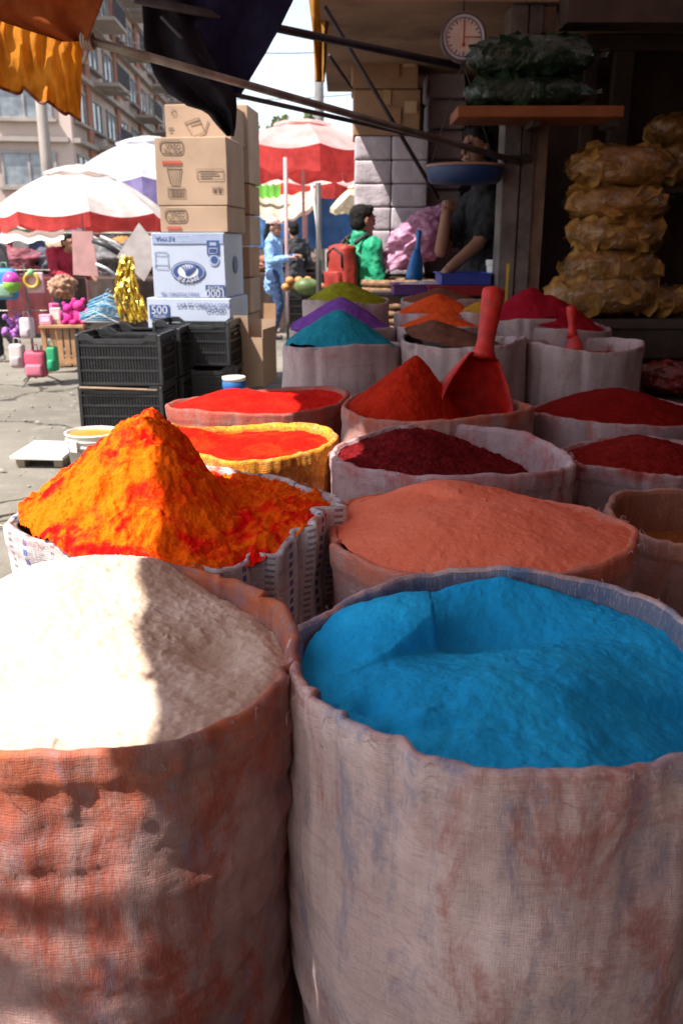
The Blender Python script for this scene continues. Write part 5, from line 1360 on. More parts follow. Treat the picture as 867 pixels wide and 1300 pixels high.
for (ut, lb, vt, vb, y, col, r) in ((362, 'thin pinkish pole standing beside the woman in the cap', 200, 400, 12.2, (0.45, 0.28, 0.28), 0.025), (404, 'dark square pole behind the man with the backpack', 232, 332, 9.8, (0.06, 0.05, 0.05), 0.03)):
    a = P(ut, vt, y)
    tag(MB().tube([(a.x, y, 0), (a.x, y, a.z / 2), (a.x, y, a.z)], r, 8).build('stall_pole', flat(col, 0.5), None, True), lb, 'pole')
a = P(402, 240, 9.7)
tag(MB().tube([P(396, 236, 9.7), P(408, 330, 9.7)], 0.014, 8).build('stall_pole', flat((0.55, 0.52, 0.5), 0.4, 0.5), None, True), 'pale thin pole leaning beside the fruit pile', 'pole')

# ================================================================== fruit stall and clutter behind the man
fr_x = P(392, 350, 10.5).x
rng = random.Random(5)
for i in range(9):
    row = i // 6
    p = Vector((fr_x - 0.28 + (i % 6) * 0.105 + row * 0.05, 10.62 + (i % 3) * 0.04, ZFR + 0.045 + row * 0.075))
    o = MB().ball((0, 0, 0), (0.052, 0.052, 0.047), 14, 10).build('orange_fruit', m_plain('orange_skin', (0.46, 0.20, 0.06), 0.45, 0.12, 20, 0.2, 120), None, True, loc=p) if i == 0 else None
    if i == 0: base_fr = o
    else:
        o = base_fr.copy(); COL.objects.link(o); o.location = p
    tag(o, '%s orange %s of the pile on the black crates' % (('leftmost', 'second', 'third', 'fourth', 'fifth', 'rightmost')[i % 6], ('in the bottom row', 'in the middle row', 'in the top row')[row]), 'fruit', 'oranges piled on the crate')
wm = MB().ball((0, 0, 0), (0.15, 0.11, 0.10), 18, 12).build('melon', m_plain('melon_rind', (0.09, 0.13, 0.04), 0.5, 0.3, 14), None, True, loc=(fr_x - 0.02, 10.40, ZFR + 0.06))
tag(wm, 'pale green melon below the oranges', 'fruit')
def stall_block(name, label, u0, u1, v0, v1, y, col, cat='stall'):
    cx, w, zb, h = px_box(u0, u1, v0, v1, y)
    root = thing(name, label, cat, (cx, y, 0))
    zt_ = zb + h
    MB().box((0, 0, zt_ - 0.02), (w, 0.8, 0.04)).build('table_top', flat(col), root)
    for sx in (-1, 1):
        for sy in (-1, 1): MB().box((sx * (w / 2 - 0.04), sy * 0.35, (zt_ - 0.04) / 2), (0.05, 0.05, zt_ - 0.04)).build('leg', M_DARKWOOD, root)
    V = []
    for i in range(8):
        for j in range(30): V.append((-w / 2 + w * j / 29, -0.41 + 0.02 * math.sin(j * 1.3) * i / 7, zt_ - 0.03 - (zt_ - 0.1) * i / 7))
    link('table_skirt', np_mesh('table_skirt', np.array(V), grid_faces(8, 30)), m_cloth('skirt', tuple(c * 0.6 for c in col), trans=0.05), root)
    return root
stall_block('market_table', 'dark covered market table behind the woman', 318, 420, 345, 430, 13.6, (0.10, 0.06, 0.05), 'table')
stall_block('market_table', 'dark red covered market table behind the toy stall', -20, 95, 350, 430, 12.8, (0.22, 0.05, 0.06), 'table')
stall_block('market_table', 'dull brown market table behind the gold garland', 110, 215, 350, 430, 13.2, (0.14, 0.10, 0.09), 'table')
# heaped goods on those tables
for i, (u, v, y, rad, col, lb) in enumerate(((372, 335, 13.5, (0.42, 0.3, 0.22), (0.10, 0.07, 0.06), 'dark heap of goods on the table behind the woman'), (345, 338, 13.4, (0.25, 0.2, 0.16), (0.25, 0.10, 0.06), 'rusty brown heap of goods beside the woman'), (392, 322, 13.6, (0.16, 0.16, 0.16), (0.42, 0.27, 0.03), 'yellow bundle on the table behind the woman'), (20, 340, 12.7, (0.5, 0.3, 0.22), (0.20, 0.05, 0.07), 'dark red heap of cloth on the far left table'), (70, 342, 12.8, (0.3, 0.3, 0.2), (0.07, 0.07, 0.10), 'navy heap of cloth on the far left table'), (140, 340, 13.1, (0.45, 0.3, 0.25), (0.12, 0.11, 0.12), 'grey heap of cloth behind the gold garland'), (195, 345, 13.2, (0.35, 0.3, 0.22), (0.30, 0.12, 0.08), 'reddish heap of cloth beside the printed cartons'))):
    b = P(u, v + rad[2] * 40, y)
    tag(lumpy('goods_heap', rad, 130 + i, m_plain('goods_%d' % i, col, 0.7, 0.5, 12, 0.5, 20), None, 0.5, 3.0, loc=(b.x, y, P(u, 347, y).z + rad[2] * 0.7), flatb=0.7), lb, 'goods')
# hanging garments behind
gc = [((0.30, 0.03, 0.06), 'dark red'), ((0.5, 0.5, 0.52), 'pale grey'), ((0.05, 0.06, 0.12), 'navy'), ((0.42, 0.30, 0.22), 'tan'), ((0.12, 0.02, 0.04), 'maroon'), ((0.55, 0.42, 0.42), 'faded pink'), ((0.04, 0.04, 0.045), 'black'), ((0.35, 0.17, 0.05), 'rust'), ((0.10, 0.13, 0.2), 'slate blue'), ((0.5, 0.46, 0.4), 'cream')]
ra, rb2 = P(4, 296, 13.9), P(205, 296, 13.9)
rr = thing('garment_rail', 'steel rail of hanging garments behind the toy stall', 'rail', (0, 13.9, 0))
MB().tube([(ra.x, 0, ra.z), (rb2.x, 0, rb2.z)], 0.018).build('rail', M_STEEL, rr)
for x in (ra.x, rb2.x): MB().tube([(x, 0, 0), (x, 0, ra.z)], 0.02).build('upright', M_STEEL, rr)
def garment(label, x, y, z, w, h, col, group, rz=0.0):
    pr = [(-0.08, 0), (-0.5, -0.10), (-0.62, -0.40), (-0.46, -0.44), (-0.40, -0.28), (-0.42, -1.0), (0.42, -1.0), (0.40, -0.28), (0.46, -0.44), (0.62, -0.40), (0.5, -0.10), (0.08, 0), (0.0, -0.05)]
    m = MB().poly([(a * w, -0.04, b * h) for a, b in pr], (0, 0.08, 0))
    bmesh.ops.bevel(m.bm, geom=m.bm.edges[:], offset=0.02, segments=2, affect='EDGES')
    o = m.build('hanging_garment', flat(col, 0.9), None, True, loc=(x, y, z), rot=(0, 0, rz))
    return tag(o, label, 'garment', group)
for i, (c, nm_) in enumerate(gc):
    x = ra.x + (rb2.x - ra.x) * (i + 0.5) / len(gc)
    garment('%s garment hanging on the rail behind the toy stall' % nm_, x, 13.9, ra.z - 0.03, 0.40, 0.62 + 0.1 * (i % 3), c, 'garments on the rail', 0.3 * math.sin(i))

# ================================================================== toy stall
M_PINE = m_plain('pine', (0.36, 0.19, 0.09), 0.7, 0.2, 8, 0.2, 40)
tq = G(84, 474); kx = PXM((tq.x, tq.y, 0.4)); tz = P(84, 413, tq.y).z; tw = 56 / kx
tb = thing('toy_table', 'small wooden slatted table carrying bright pink toys', 'table', (tq.x, tq.y + 0.22, 0))
for i in range(5): MB().box((0, -0.2 + i * 0.1, tz - 0.012), (tw, 0.092, 0.024)).build('plank', M_PINE, tb)
for sx in (-1, 1):
    for sy in (-1, 1): MB().box((sx * (tw / 2 - 0.03), sy * 0.19, (tz - 0.024) / 2), (0.045, 0.045, tz - 0.024)).build('leg', M_PINE, tb)
MB().box((0, -0.19, 0.12), (tw - 0.1, 0.03, 0.05)).build('stretcher', M_PINE, tb)
for i in range(4): MB().box((-tw / 2 + 0.12 + i * (tw - 0.24) / 3, -0.195, tz * 0.55), (0.05, 0.015, tz * 0.78)).build('slat', M_PINE, tb)
def on_table(u, v): p = P(u, v, tq.y + 0.15); return p
def toy_bear(label, u, col, s):
    p = P(u, 411, tq.y + 0.12)
    root = thing('plush_toy', label, 'toy', (p.x, tq.y + 0.14, tz), 0, 'bright toys on the table'); M = flat(col, 0.8)
    MB().ball((0, 0, 0.07 * s), (0.065 * s, 0.055 * s, 0.075 * s)).build('body', M, root, True)
    hd = MB().ball((0, -0.01, 0.175 * s), (0.058 * s, 0.052 * s, 0.052 * s)).build('head', M, root, True)
    for sx in (-1, 1):
        MB().ball((sx * 0.045 * s, 0, 0.225 * s), (0.024 * s, 0.015 * s, 0.026 * s), 8, 6).build('ear', M, hd, True)
        MB().ball((sx * 0.075 * s, -0.02, 0.11 * s), (0.022 * s, 0.022 * s, 0.045 * s), 8, 6).build('arm', M, root, True)
        MB().ball((sx * 0.045 * s, -0.05, 0.025 * s), (0.026 * s, 0.045 * s, 0.025 * s), 8, 6).build('leg', M, root, True)
toy_bear('hot pink plush toy on the right of the toy table', 102, (0.55, 0.03, 0.20), 1.05)
toy_bear('magenta plush toy in the middle of the toy table', 88, (0.50, 0.02, 0.22), 0.9)
for i, (u, w_, h_, col, lb) in enumerate(((60, 0.12, 0.10, (0.6, 0.25, 0.35), 'pale pink toy box at the left of the toy table'), (70, 0.10, 0.16, (0.65, 0.45, 0.4), 'cream and pink toy box on the toy table'), (78, 0.10, 0.08, (0.08, 0.15, 0.45), 'small blue toy box on the toy table'), (64, 0.08, 0.2, (0.7, 0.12, 0.3), 'tall rose toy box behind the pale pink one'))):
    p = P(u, 411, tq.y + 0.1)
    root = thing('toy_box', lb, 'toy', (p.x, tq.y + 0.10 + 0.06 * i, tz), 0.2 * i, 'bright toys on the table')
    MB().box((0, 0, h_ / 2), (w_, 0.09, h_), bev=0.006).build('carton', flat(col, 0.5), root)
    MB().box((0, -0.0465, h_ * 0.55), (w_ * 0.7, 0.002, h_ * 0.5)).build('window', flat(tuple(min(1, c * 1.5 + 0.1) for c in col), 0.2), root)
# wire stand with children's bags
sq = G(48, 487); sy_ = sq.y
st = thing('display_stand', 'thin wire stand hung with children bags', 'stand', (P(45, 470, sy_).x, sy_, 0))
zt_ = P(45, 335, sy_).z
MB().tube([(0, 0, 0.05), (0, 0, zt_)], 0.012).build('stem', M_STEEL, st)
for a in (0.3, 2.4, 4.5): MB().tube([(0, 0, 0.12), (0.24 * math.cos(a), 0.24 * math.sin(a), 0.005)], 0.008, 6).build('foot', M_STEEL, st)
for zf, L in ((0.95, 0.4), (0.62, 0.3)): MB().tube([(-L, -0.03, zt_ * zf), (L * 0.6, -0.03, zt_ * zf)], 0.006, 6).build('arm', M_STEEL, st)
def small_pack(label, u, v, w, h, col, pocket, y, name='child_backpack'):
    c = P(u, v, y); k = PXM(c); W, H_ = w / k, h / k
    root = thing(name, label, 'bag', (c.x, y - 0.10, c.z - H_ / 2), 0, 'bags on the wire stand')
    m = MB().box((0, 0, H_ / 2), (W, 0.12, H_), bev=min(W, H_) * 0.22, seg=4); m.build('body', flat(col, 0.6), root, True)
    MB().box((0, -0.075, H_ * 0.30), (W * 0.74, 0.06, H_ * 0.42), bev=0.02, seg=3).build('pocket', flat(pocket, 0.6), root, True)
    MB().tube([(-0.03, 0, H_ - 0.01), (-0.02, 0, H_ + 0.05), (0.02, 0, H_ + 0.05), (0.03, 0, H_ - 0.01)], 0.006, 6).build('loop', flat(pocket, 0.6), root, True)
    return root
small_pack('pink and red child backpack low on the wire stand', 51, 460, 28, 34, (0.42, 0.06, 0.11), (0.52, 0.14, 0.20), sy_)
small_pack('white bag left of the pink child backpack', 28, 450, 17, 30, (0.44, 0.38, 0.37), (0.40, 0.34, 0.33), sy_)
small_pack('green pouch right of the pink child backpack', 72, 454, 11, 30, (0.02, 0.24, 0.10), (0.02, 0.30, 0.13), sy_)
small_pack('pale bag hanging halfway up the wire stand', 40, 415, 15, 26, (0.55, 0.45, 0.48), (0.5, 0.4, 0.42), sy_)
small_pack('blue and green printed toy bag at the left edge', 13, 360, 30, 38, (0.04, 0.20, 0.42), (0.22, 0.36, 0.25), sy_)
o = MB()
for i in range(26):
    a = rng.uniform(0, 6.28); o.ball((rng.uniform(-0.08, 0.08), rng.uniform(-0.05, 0.05), rng.uniform(-0.09, 0.09)), rng.uniform(0.02, 0.035), 7, 5)
c = P(22, 413, sy_); tag(o.build('hair_tie_bunch', m_plain('lilac_ties', (0.28, 0.10, 0.34), 0.7, 0.6, 30), None, True, loc=(c.x, sy_ - 0.06, c.z)), 'bunch of lilac and purple hair ties on the wire stand', 'toy')
c = P(28, 357, sy_)
root = thing('toy_ball', 'pink and green toy ball hanging in a net at the left', 'toy', (c.x, sy_ - 0.25, c.z))
MB().ball((0, 0, 0.015), 0.075, 16, 12).build('upper_half', flat((0.5, 0.04, 0.3), 0.4), root, True); MB().ball((0, 0, -0.02), (0.078, 0.078, 0.07), 16, 12).build('lower_half', flat((0.2, 0.42, 0.05), 0.4), root, True)
c = P(50, 355, sy_)
root = thing('toy_ring', 'yellow and orange toy ring hanging beside the ball', 'toy', (c.x, sy_ - 0.2, c.z))
MB().tube([(0.06 * math.cos(a), 0, 0.06 * math.sin(a)) for a in [2 * math.pi * k / 20 for k in range(21)]], 0.016, 8, False).build('ring', flat((0.5, 0.34, 0.05), 0.4), root, True)
MB().ball((0, 0, 0.07), 0.03, 8, 6).build('clasp', flat((0.2, 0.5, 0.2), 0.4), root, True); MB().box((0.02, 0.03, -0.02), (0.16, 0.02, 0.18), bev=0.01).build('card', flat((0.6, 0.35, 0.38)), root)
c = P(79, 364, tq.y + 0.6)
tag(lumpy('knotted_hat', (0.15, 0.13, 0.13), 150, m_plain('hat_wool', (0.30, 0.17, 0.11), 0.9, 0.5, 25, 0.6, 40), None, 0.35, 4, loc=c), 'brown and grey knitted hat displayed above the toy table', 'hat')
ct_ = thing('display_column', 'dark display column under the knitted hat', 'stand', (c.x, tq.y + 0.6, 0)); MB().lathe([(0.0, 0), (0.1, 0), (0.1, 0.02), (0.02, 0.05), (0.02, c.z - 0.1), (0.0, c.z - 0.1)], 12).build('column', M_DARKSTEEL, ct_, True)
# pink sign and grey diamond board
c = P(108, 322, 9.4); k = PXM(c)
root = thing('hanging_sign', 'blank faded pink panel hanging from the umbrella', 'sign', c)
m = MB().poly([(-14 / k, 0, 27 / k), (12 / k, 0, 27 / k), (15 / k, 0, -28 / k), (-17 / k, 0, -26 / k)], (0, 0.02, 0)); m.build('panel', flat((0.44, 0.235, 0.22), 0.7), root)
MB().tube([(0, 0.01, 27 / k), (0, 0.01, 48 / k)], 0.006, 6).build('cord', M_DARKSTEEL, root)
c = P(177, 322, 8.6); k = PXM(c)
root = thing('diamond_board', 'grey board hanging cornerwise beside the printed cartons', 'board', c)
MB().poly([(2 / k, 0, 37 / k), (28 / k, 0, 4 / k), (4 / k, 0, -34 / k), (-29 / k, 0, -4 / k)], (0, 0.02, 0)).build('panel', flat((0.40, 0.35, 0.34), 0.7), root)
MB().tube([(24 / k, 0.01, 10 / k), (40 / k, 0.01, 60 / k)], 0.006, 6).build('cord', M_DARKSTEEL, root)
for i, (a, b, r, col, lb) in enumerate(((P(118, 305, 9), P(152, 322, 9), 0.03, (0.05, 0.05, 0.055), 'dark metal arm of a folded stroller frame'), (P(128, 300, 9), P(162, 320, 9), 0.014, (0.5, 0.48, 0.5), 'upper pale tube of a folded frame beside the pink sign'), (P(122, 335, 9), P(150, 352, 9), 0.016, (0.5, 0.48, 0.5), 'lower pale tube of a folded frame beside the pink sign'))):
    tag(MB().tube([a, a.lerp(b, 0.5) + Vector((0, 0, 0.02)), b], r, 8).build('frame_tube', flat(col, 0.4, 0.3), None, True), lb, 'tube')
# golden foil garland
c = P(162, 326, 8.3); m = MB(); rng2 = random.Random(11); k = PXM(c)
for s in range(18):
    x0 = (s - 8.5) * 0.012; pts = []
    for i in range(12):
        f = i / 11; pts.append((x0 * (0.5 + f) + (18 * f - 16 * math.sin(f * 3.0)) / k * 0.5 + rng2.uniform(-.008, .008), rng2.uniform(-.03, .03), -f * 84 / k * rng2.uniform(0.92, 1.0)))
    m.tube(pts, [0.011 + 0.007 * math.sin(i * 2.1 + s) for i in range(12)], 5)
tag(m.build('foil_garland', m_plain('gold_foil', (0.62, 0.42, 0.06), 0.22, 0.2, 30, 0.5, 50, 0.6, 0.85), None, False, loc=c), 'shiny golden foil garland hanging beside the grey board', 'garland')
c0 = P(132, 400, 8.6)
hg = thing('hanger_pile', 'pile of blue and grey clothes hangers behind the black crates', 'hangers', (c0.x, 8.6, 0.0))
MB().box((0, 0.1, (c0.z - 0.06) / 2), (0.34, 0.3, c0.z - 0.06)).build('stool', M_DARKWOOD, hg)
for i in range(11):
    z = c0.z - 0.05 + i * 0.016; a = rng2.uniform(-.4, .4)
    m = MB().tube([(-0.2, 0, 0), (0, 0.02, 0.075), (0.2, 0, 0), (-0.2, 0, 0)], 0.008, 6).tube([(0, 0.02, 0.075), (0.0, 0.02, 0.11), (0.025, 0.02, 0.13)], 0.004, 5)
    m.build('hanger', flat((0.12, 0.34, 0.52) if i % 3 else (0.35, 0.36, 0.38), 0.4), hg, True, loc=(rng2.uniform(-.03, .03), 0.05 * i - 0.2, z), rot=(0.4, 0, a))


# ================================================================== people
SKIN = m_plain('skin', (0.34, 0.17, 0.11), 0.55, 0.08, 12, 0.05, 90, 0.35)
SKIN2 = m_plain('skin_dark', (0.26, 0.125, 0.08), 0.55, 0.08, 12, 0.05, 90, 0.35)
HAIR = m_plain('black_hair', (0.012, 0.010, 0.009), 0.75, 0.3, 40, 0.9, 90, 0.15)
def blob(name, parts, mat, parent, vox=0.011, smooth=3):
    m = MB()
    for p in parts:
        if p[0] == 'c':
            _, a, b, ra, rb = p; a, b = Vector(a), Vector(b)
            L = (b - a).length; n = max(2, int(L / 0.03)); 
            pts = [a.lerp(b, i / n) for i in range(n + 1)]; rs = [ra + (rb - ra) * i / n for i in range(n + 1)]
            m.tube(pts, rs, 14); m.ball(a, ra, 14, 10); m.ball(b, rb, 14, 10)
        else:
            m.ball(p[1], p[2], 18, 14, p[3] if len(p) > 3 else None)
    o = m.build(name, mat, parent, True)
    md = o.modifiers.new('remesh', 'REMESH'); md.mode = 'VOXEL'; md.voxel_size = vox; md.use_smooth_shade = True
    sm = o.modifiers.new('smooth', 'SMOOTH'); sm.factor = 0.5; sm.iterations = smooth
    return o
def hand_parts(w, d, side, curl=0.5, s=1.0):
    """palm and five fingers from wrist w along direction d"""
    w = Vector(w); d = Vector(d).normalized()
    up = Vector((0, 0, 1)); a = d.cross(up)
    a = a.normalized() if a.length > 0.1 else Vector((1, 0, 0))
    nrm = a.cross(d).normalized()
    P_ = [('c', w, w + d * 0.035 * s, 0.024 * s, 0.030 * s), ('c', w + d * 0.035 * s + a * 0.018 * s, w + d * 0.085 * s + a * 0.024 * s, 0.017 * s, 0.014 * s), ('c', w + d * 0.035 * s - a * 0.018 * s, w + d * 0.08 * s - a * 0.026 * s, 0.017 * s, 0.013 * s), ('c', w + d * 0.03 * s, w + d * 0.088 * s, 0.019 * s, 0.014 * s)]
    for i, L in enumerate((0.066, 0.078, 0.072, 0.056)):
        b = w + d * 0.086 * s + a * (0.030 - 0.020 * i) * s
        k1 = b + (d * math.cos(curl * 0.6) - nrm * math.sin(curl * 0.6)) * L * 0.5 * s
        k2 = k1 + (d * math.cos(curl * 1.6) - nrm * math.sin(curl * 1.6)) * L * 0.5 * s
        P_ += [('c', b, k1, 0.0095 * s, 0.0088 * s), ('c', k1, k2, 0.0088 * s, 0.0075 * s)]
    t0 = w + d * 0.03 * s + a * side * 0.026 * s; t1 = t0 + (d * 0.7 + a * side * 0.7) * 0.038 * s; t2 = t1 + (d * 0.95 + a * side * 0.1 - nrm * 0.3) * 0.03 * s
    P_ += [('c', t0, t1, 0.013 * s, 0.0105 * s), ('c', t1, t2, 0.0105 * s, 0.0085 * s)]
    return P_
J0 = dict(pelvis=(0, 0, .93), waist=(0, 0, 1.08), chest=(0, 0, 1.27), neck=(0, 0.01, 1.42), head=(0, -0.012, 1.575),
          shL=(-.175, 0, 1.375), elL=(-.235, 0.02, 1.10), wrL=(-.25, -.06, .87), shR=(.175, 0, 1.375), elR=(.235, 0.02, 1.10), wrR=(.25, -.06, .87),
          hipL=(-.088, 0, .92), knL=(-.10, -.015, .50), anL=(-.10, .02, .085), hipR=(.088, 0, .92), knR=(.10, -.015, .50), anR=(.10, .02, .085))
def person(label, loc, rz, H, pose, shirt, trousers=None, skin=SKIN, hair='short', cap=None, sleeves='long', hair_mat=HAIR, shoes=(0.05, 0.04, 0.04), curl=0.7, build=1.0, collar=False, vox=0.010, headrot=0.0, untucked=0.0):
    root = thing('person', label, 'person', loc, rz)
    s = H / 1.70
    J = {k: Vector(v) for k, v in J0.items()}
    for k, v in pose.items(): J[k] = Vector(v)
    J = {k: v * s for k, v in J.items()}
    HR = Matrix.Rotation(headrot, 3, 'Z'); hc = J['head']
    def hp(x, y, z): return hc + HR @ (Vector((x, y, z)) * s)
    hdir = (J['neck'] - J['chest'])
    B = [('e', hp(0, 0.008, 0.025), (0.078 * s, 0.097 * s, 0.092 * s), HR), ('e', hp(0, -0.022, -0.045), (0.060 * s, 0.070 * s, 0.068 * s), HR), ('c', hp(0, -0.07, -0.098), hp(0, -0.055, -0.09), 0.024 * s, 0.03 * s),
         ('c', hp(0, -0.092, 0.012), hp(0, -0.104, -0.022), 0.010 * s, 0.016 * s), ('c', hp(-0.03, -0.082, 0.028), hp(0.03, -0.082, 0.028), 0.016 * s, 0.016 * s), ('c', hp(-0.016, -0.086, -0.058), hp(0.016, -0.086, -0.058), 0.011 * s, 0.011 * s),
         ('e', hp(-0.079, 0.012, -0.005), (0.012 * s, 0.022 * s, 0.032 * s), HR), ('e', hp(0.079, 0.012, -0.005), (0.012 * s, 0.022 * s, 0.032 * s), HR),
         ('c', J['neck'] - Vector((0, 0, 0.05)) * s, hp(0, 0.015, -0.06), 0.058 * s, 0.054 * s)]
    def torso(e):
        b = build
        return [('e', J['chest'] + Vector((0, 0, 0.0)), (0.165 * s * b + e, 0.108 * s * b + e, 0.15 * s + e)), ('e', J['waist'], (0.142 * s * b + e, 0.098 * s * b + e, 0.14 * s + e)),
                ('e', J['pelvis'], (0.155 * s * b + e, 0.112 * s * b + e, 0.12 * s + e)), ('c', J['shL'], J['shR'], 0.062 * s + e, 0.062 * s + e), ('c', J['chest'], J['neck'] - Vector((0, 0, 0.03)) * s, 0.10 * s + e, 0.066 * s + e),
                ('c', J['pelvis'], J['chest'], 0.11 * s * b + e, 0.12 * s * b + e)]
    def arm(S, e, f=1.0):
        sh, el, wr = J['sh' + S], J['el' + S], J['wr' + S]
        if f <= 0.5: return [('c', sh, sh.lerp(el, f * 2), 0.060 * s + e, 0.052 * s + e)]
        return [('c', sh, el, 0.057 * s + e, 0.043 * s + e), ('c', el, el.lerp(wr, (f - 0.5) * 2), 0.043 * s + e, 0.033 * s + e)]
    def leg(S, e):
        return [('c', J['hip' + S], J['kn' + S], 0.088 * s + e, 0.058 * s + e), ('c', J['kn' + S], J['kn' + S].lerp(J['an' + S], 0.35), 0.056 * s + e, 0.056 * s + e), ('c', J['kn' + S].lerp(J['an' + S], 0.35), J['an' + S], 0.056 * s + e, 0.040 * s + e)]
    B += torso(0) + arm('L', 0) + arm('R', 0)
    for S, sd in (('L', 1), ('R', -1)):
        B += hand_parts(J['wr' + S], J['wr' + S] - J['el' + S], sd, curl, s)
    if trousers is not None:
        B += leg('L', 0) + leg('R', 0)
        for S in 'LR': B += [('c', J['an' + S], J['an' + S] + Vector((0, -0.13, -0.05)) * s, 0.04 * s, 0.03 * s)]
    blob('body', B, skin, root, vox * 0.72, 2)
    f = {'long': 0.97, 'short': 0.36, 'elbow': 0.45}[sleeves]
    T = torso(0.014) + arm('L', 0.013, f) + arm('R', 0.013, f)
    if untucked: T += [('c', J['pelvis'], J['pelvis'] - Vector((0, 0, untucked)), 0.13 * s, 0.15 * s), ('e', J['pelvis'] - Vector((0, 0, untucked * 0.6)), (0.18 * s, 0.145 * s, 0.12 * s))]
    if collar: T += [('c', J['neck'] + Vector((0, 0.0, -0.035)) * s, J['neck'] + Vector((0, 0.01, 0.03)) * s, 0.078 * s, 0.070 * s)]
    sh = blob('shirt', T, shirt, root, vox, 3)
    tx = bpy.data.textures.new('folds', 'CLOUDS'); tx.noise_scale = 0.055
    dm = sh.modifiers.new('folds', 'DISPLACE'); dm.texture = tx; dm.strength = 0.036; dm.mid_level = 0.5
    if trousers is not None:
        tr_ = blob('trousers', [('e', J['pelvis'] - Vector((0, 0, 0.01)), (0.165 * s, 0.124 * s, 0.12 * s))] + leg('L', 0.015) + leg('R', 0.015), trousers, root, vox, 3)
        dm = tr_.modifiers.new('folds', 'DISPLACE'); dm.texture = tx; dm.strength = 0.018; dm.mid_level = 0.5
        for S in 'LR':
            blob('shoe', [('c', J['an' + S] + Vector((0, 0.035, -0.045)) * s, J['an' + S] + Vector((0, -0.13, -0.05)) * s, 0.042 * s, 0.036 * s), ('c', J['an' + S] + Vector((0, 0.0, -0.01)) * s, J['an' + S] + Vector((0, -0.09, -0.05)) * s, 0.046 * s, 0.04 * s)], flat(shoes, 0.5), root, 0.010, 2)
    # eyes, brows and lips
    for sx in (-1, 1):
        MB().ball(hp(sx * 0.031, -0.088, 0.004), 0.0105 * s, 8, 6).build('eye', flat((0.05, 0.04, 0.035), 0.2), root, True)
        MB().tube([hp(sx * 0.014, -0.100, 0.026), hp(sx * 0.045, -0.090, 0.030)], 0.005 * s, 6).build('eyebrow', hair_mat, root, True)
    MB().tube([hp(-0.022, -0.094, -0.058), hp(0, -0.099, -0.056), hp(0.022, -0.094, -0.058)], 0.006 * s, 6).build('lips', flat((0.30, 0.10, 0.08), 0.4), root, True)
    if hair == 'short':
        Hh = [('e', hp(0, 0.020, 0.046), (0.083 * s, 0.097 * s, 0.082 * s), HR), ('e', hp(0, 0.045, -0.008), (0.078 * s, 0.066 * s, 0.078 * s), HR), ('c', hp(-0.04, -0.045, 0.092), hp(0.04, -0.045, 0.092), 0.028 * s, 0.028 * s)]
    elif hair == 'long':
        Hh = [('e', hp(0, 0.022, 0.045), (0.088 * s, 0.100 * s, 0.085 * s), HR), ('c', hp(0, 0.07, 0.0), hp(0.0, 0.12, -0.12), 0.06 * s, 0.045 * s), ('c', hp(0, 0.12, -0.12), hp(0.0, 0.13, -0.25), 0.045 * s, 0.025 * s)]
    h_ = blob('hair', Hh, hair_mat, root, 0.010, 2)
    dm = h_.modifiers.new('strands', 'DISPLACE'); tx2 = bpy.data.textures.new('strands', 'CLOUDS'); tx2.noise_scale = 0.02; dm.texture = tx2; dm.strength = 0.012
    if cap is not None:
        c_ = blob('cap', [('e', hp(0, 0.014, 0.075), (0.092 * s, 0.108 * s, 0.075 * s), HR)], flat(cap, 0.8), root, 0.009, 2)
        pts = [hp(0.075 * math.sin(t), -0.085 - 0.095 * math.cos(t), 0.060 - 0.012 * math.cos(t)) for t in [-1.5 + 3.0 * i / 12 for i in range(13)]] + [hp(0.06, -0.07, 0.066), hp(-0.06, -0.07, 0.066)]
        MB().poly(pts, (0, 0, 0.008 * s)).build('cap_brim', flat(cap, 0.8), c_)
    return root, s
def local(root_loc, rz, s, w):
    return (Matrix.Rotation(-rz, 3, 'Z') @ (Vector(w) - Vector(root_loc))) / s
DENIM = m_plain('denim', (0.03, 0.055, 0.125), 0.85, 0.2, 10, 0.3, 80); BLUESHIRT = m_plain('blue_shirt', (0.22, 0.38, 0.66), 0.85, 0.1, 8, 0.3, 40)
# woman in cap
wl = G(350, 430)
person('woman in a pink cap, loose light blue shirt and jeans, walking beside the cartons', (wl.x, wl.y, 0), math.radians(78), 1.60,
       dict(elL=(-.24, -0.02, 1.12), wrL=(-.17, -.26, 1.16), elR=(.24, -.02, 1.12), wrR=(.15, -.27, 1.18), knL=(-.10, -.10, .50), anL=(-.10, .02, .085), knR=(.10, 0.0, .50), anR=(.10, 0.16, .10)),
       BLUESHIRT, DENIM, hair='long', cap=(0.62, 0.36, 0.33), untucked=0.16, collar=True, curl=1.1)
# man in dark clothes behind her
ml = (P(373, 300, 13.0).x, 13.0, 0)
person('man in dark clothes standing behind the woman in the cap', ml, math.radians(200), 1.58, dict(wrL=(-.16, -.24, 1.05), wrR=(.16, -.24, 1.05)), m_plain('dark_jacket', (0.03, 0.03, 0.035), 0.8, 0.3, 8, 0.3), m_plain('dark_trousers', (0.03, 0.03, 0.04), 0.85), vox=0.013)
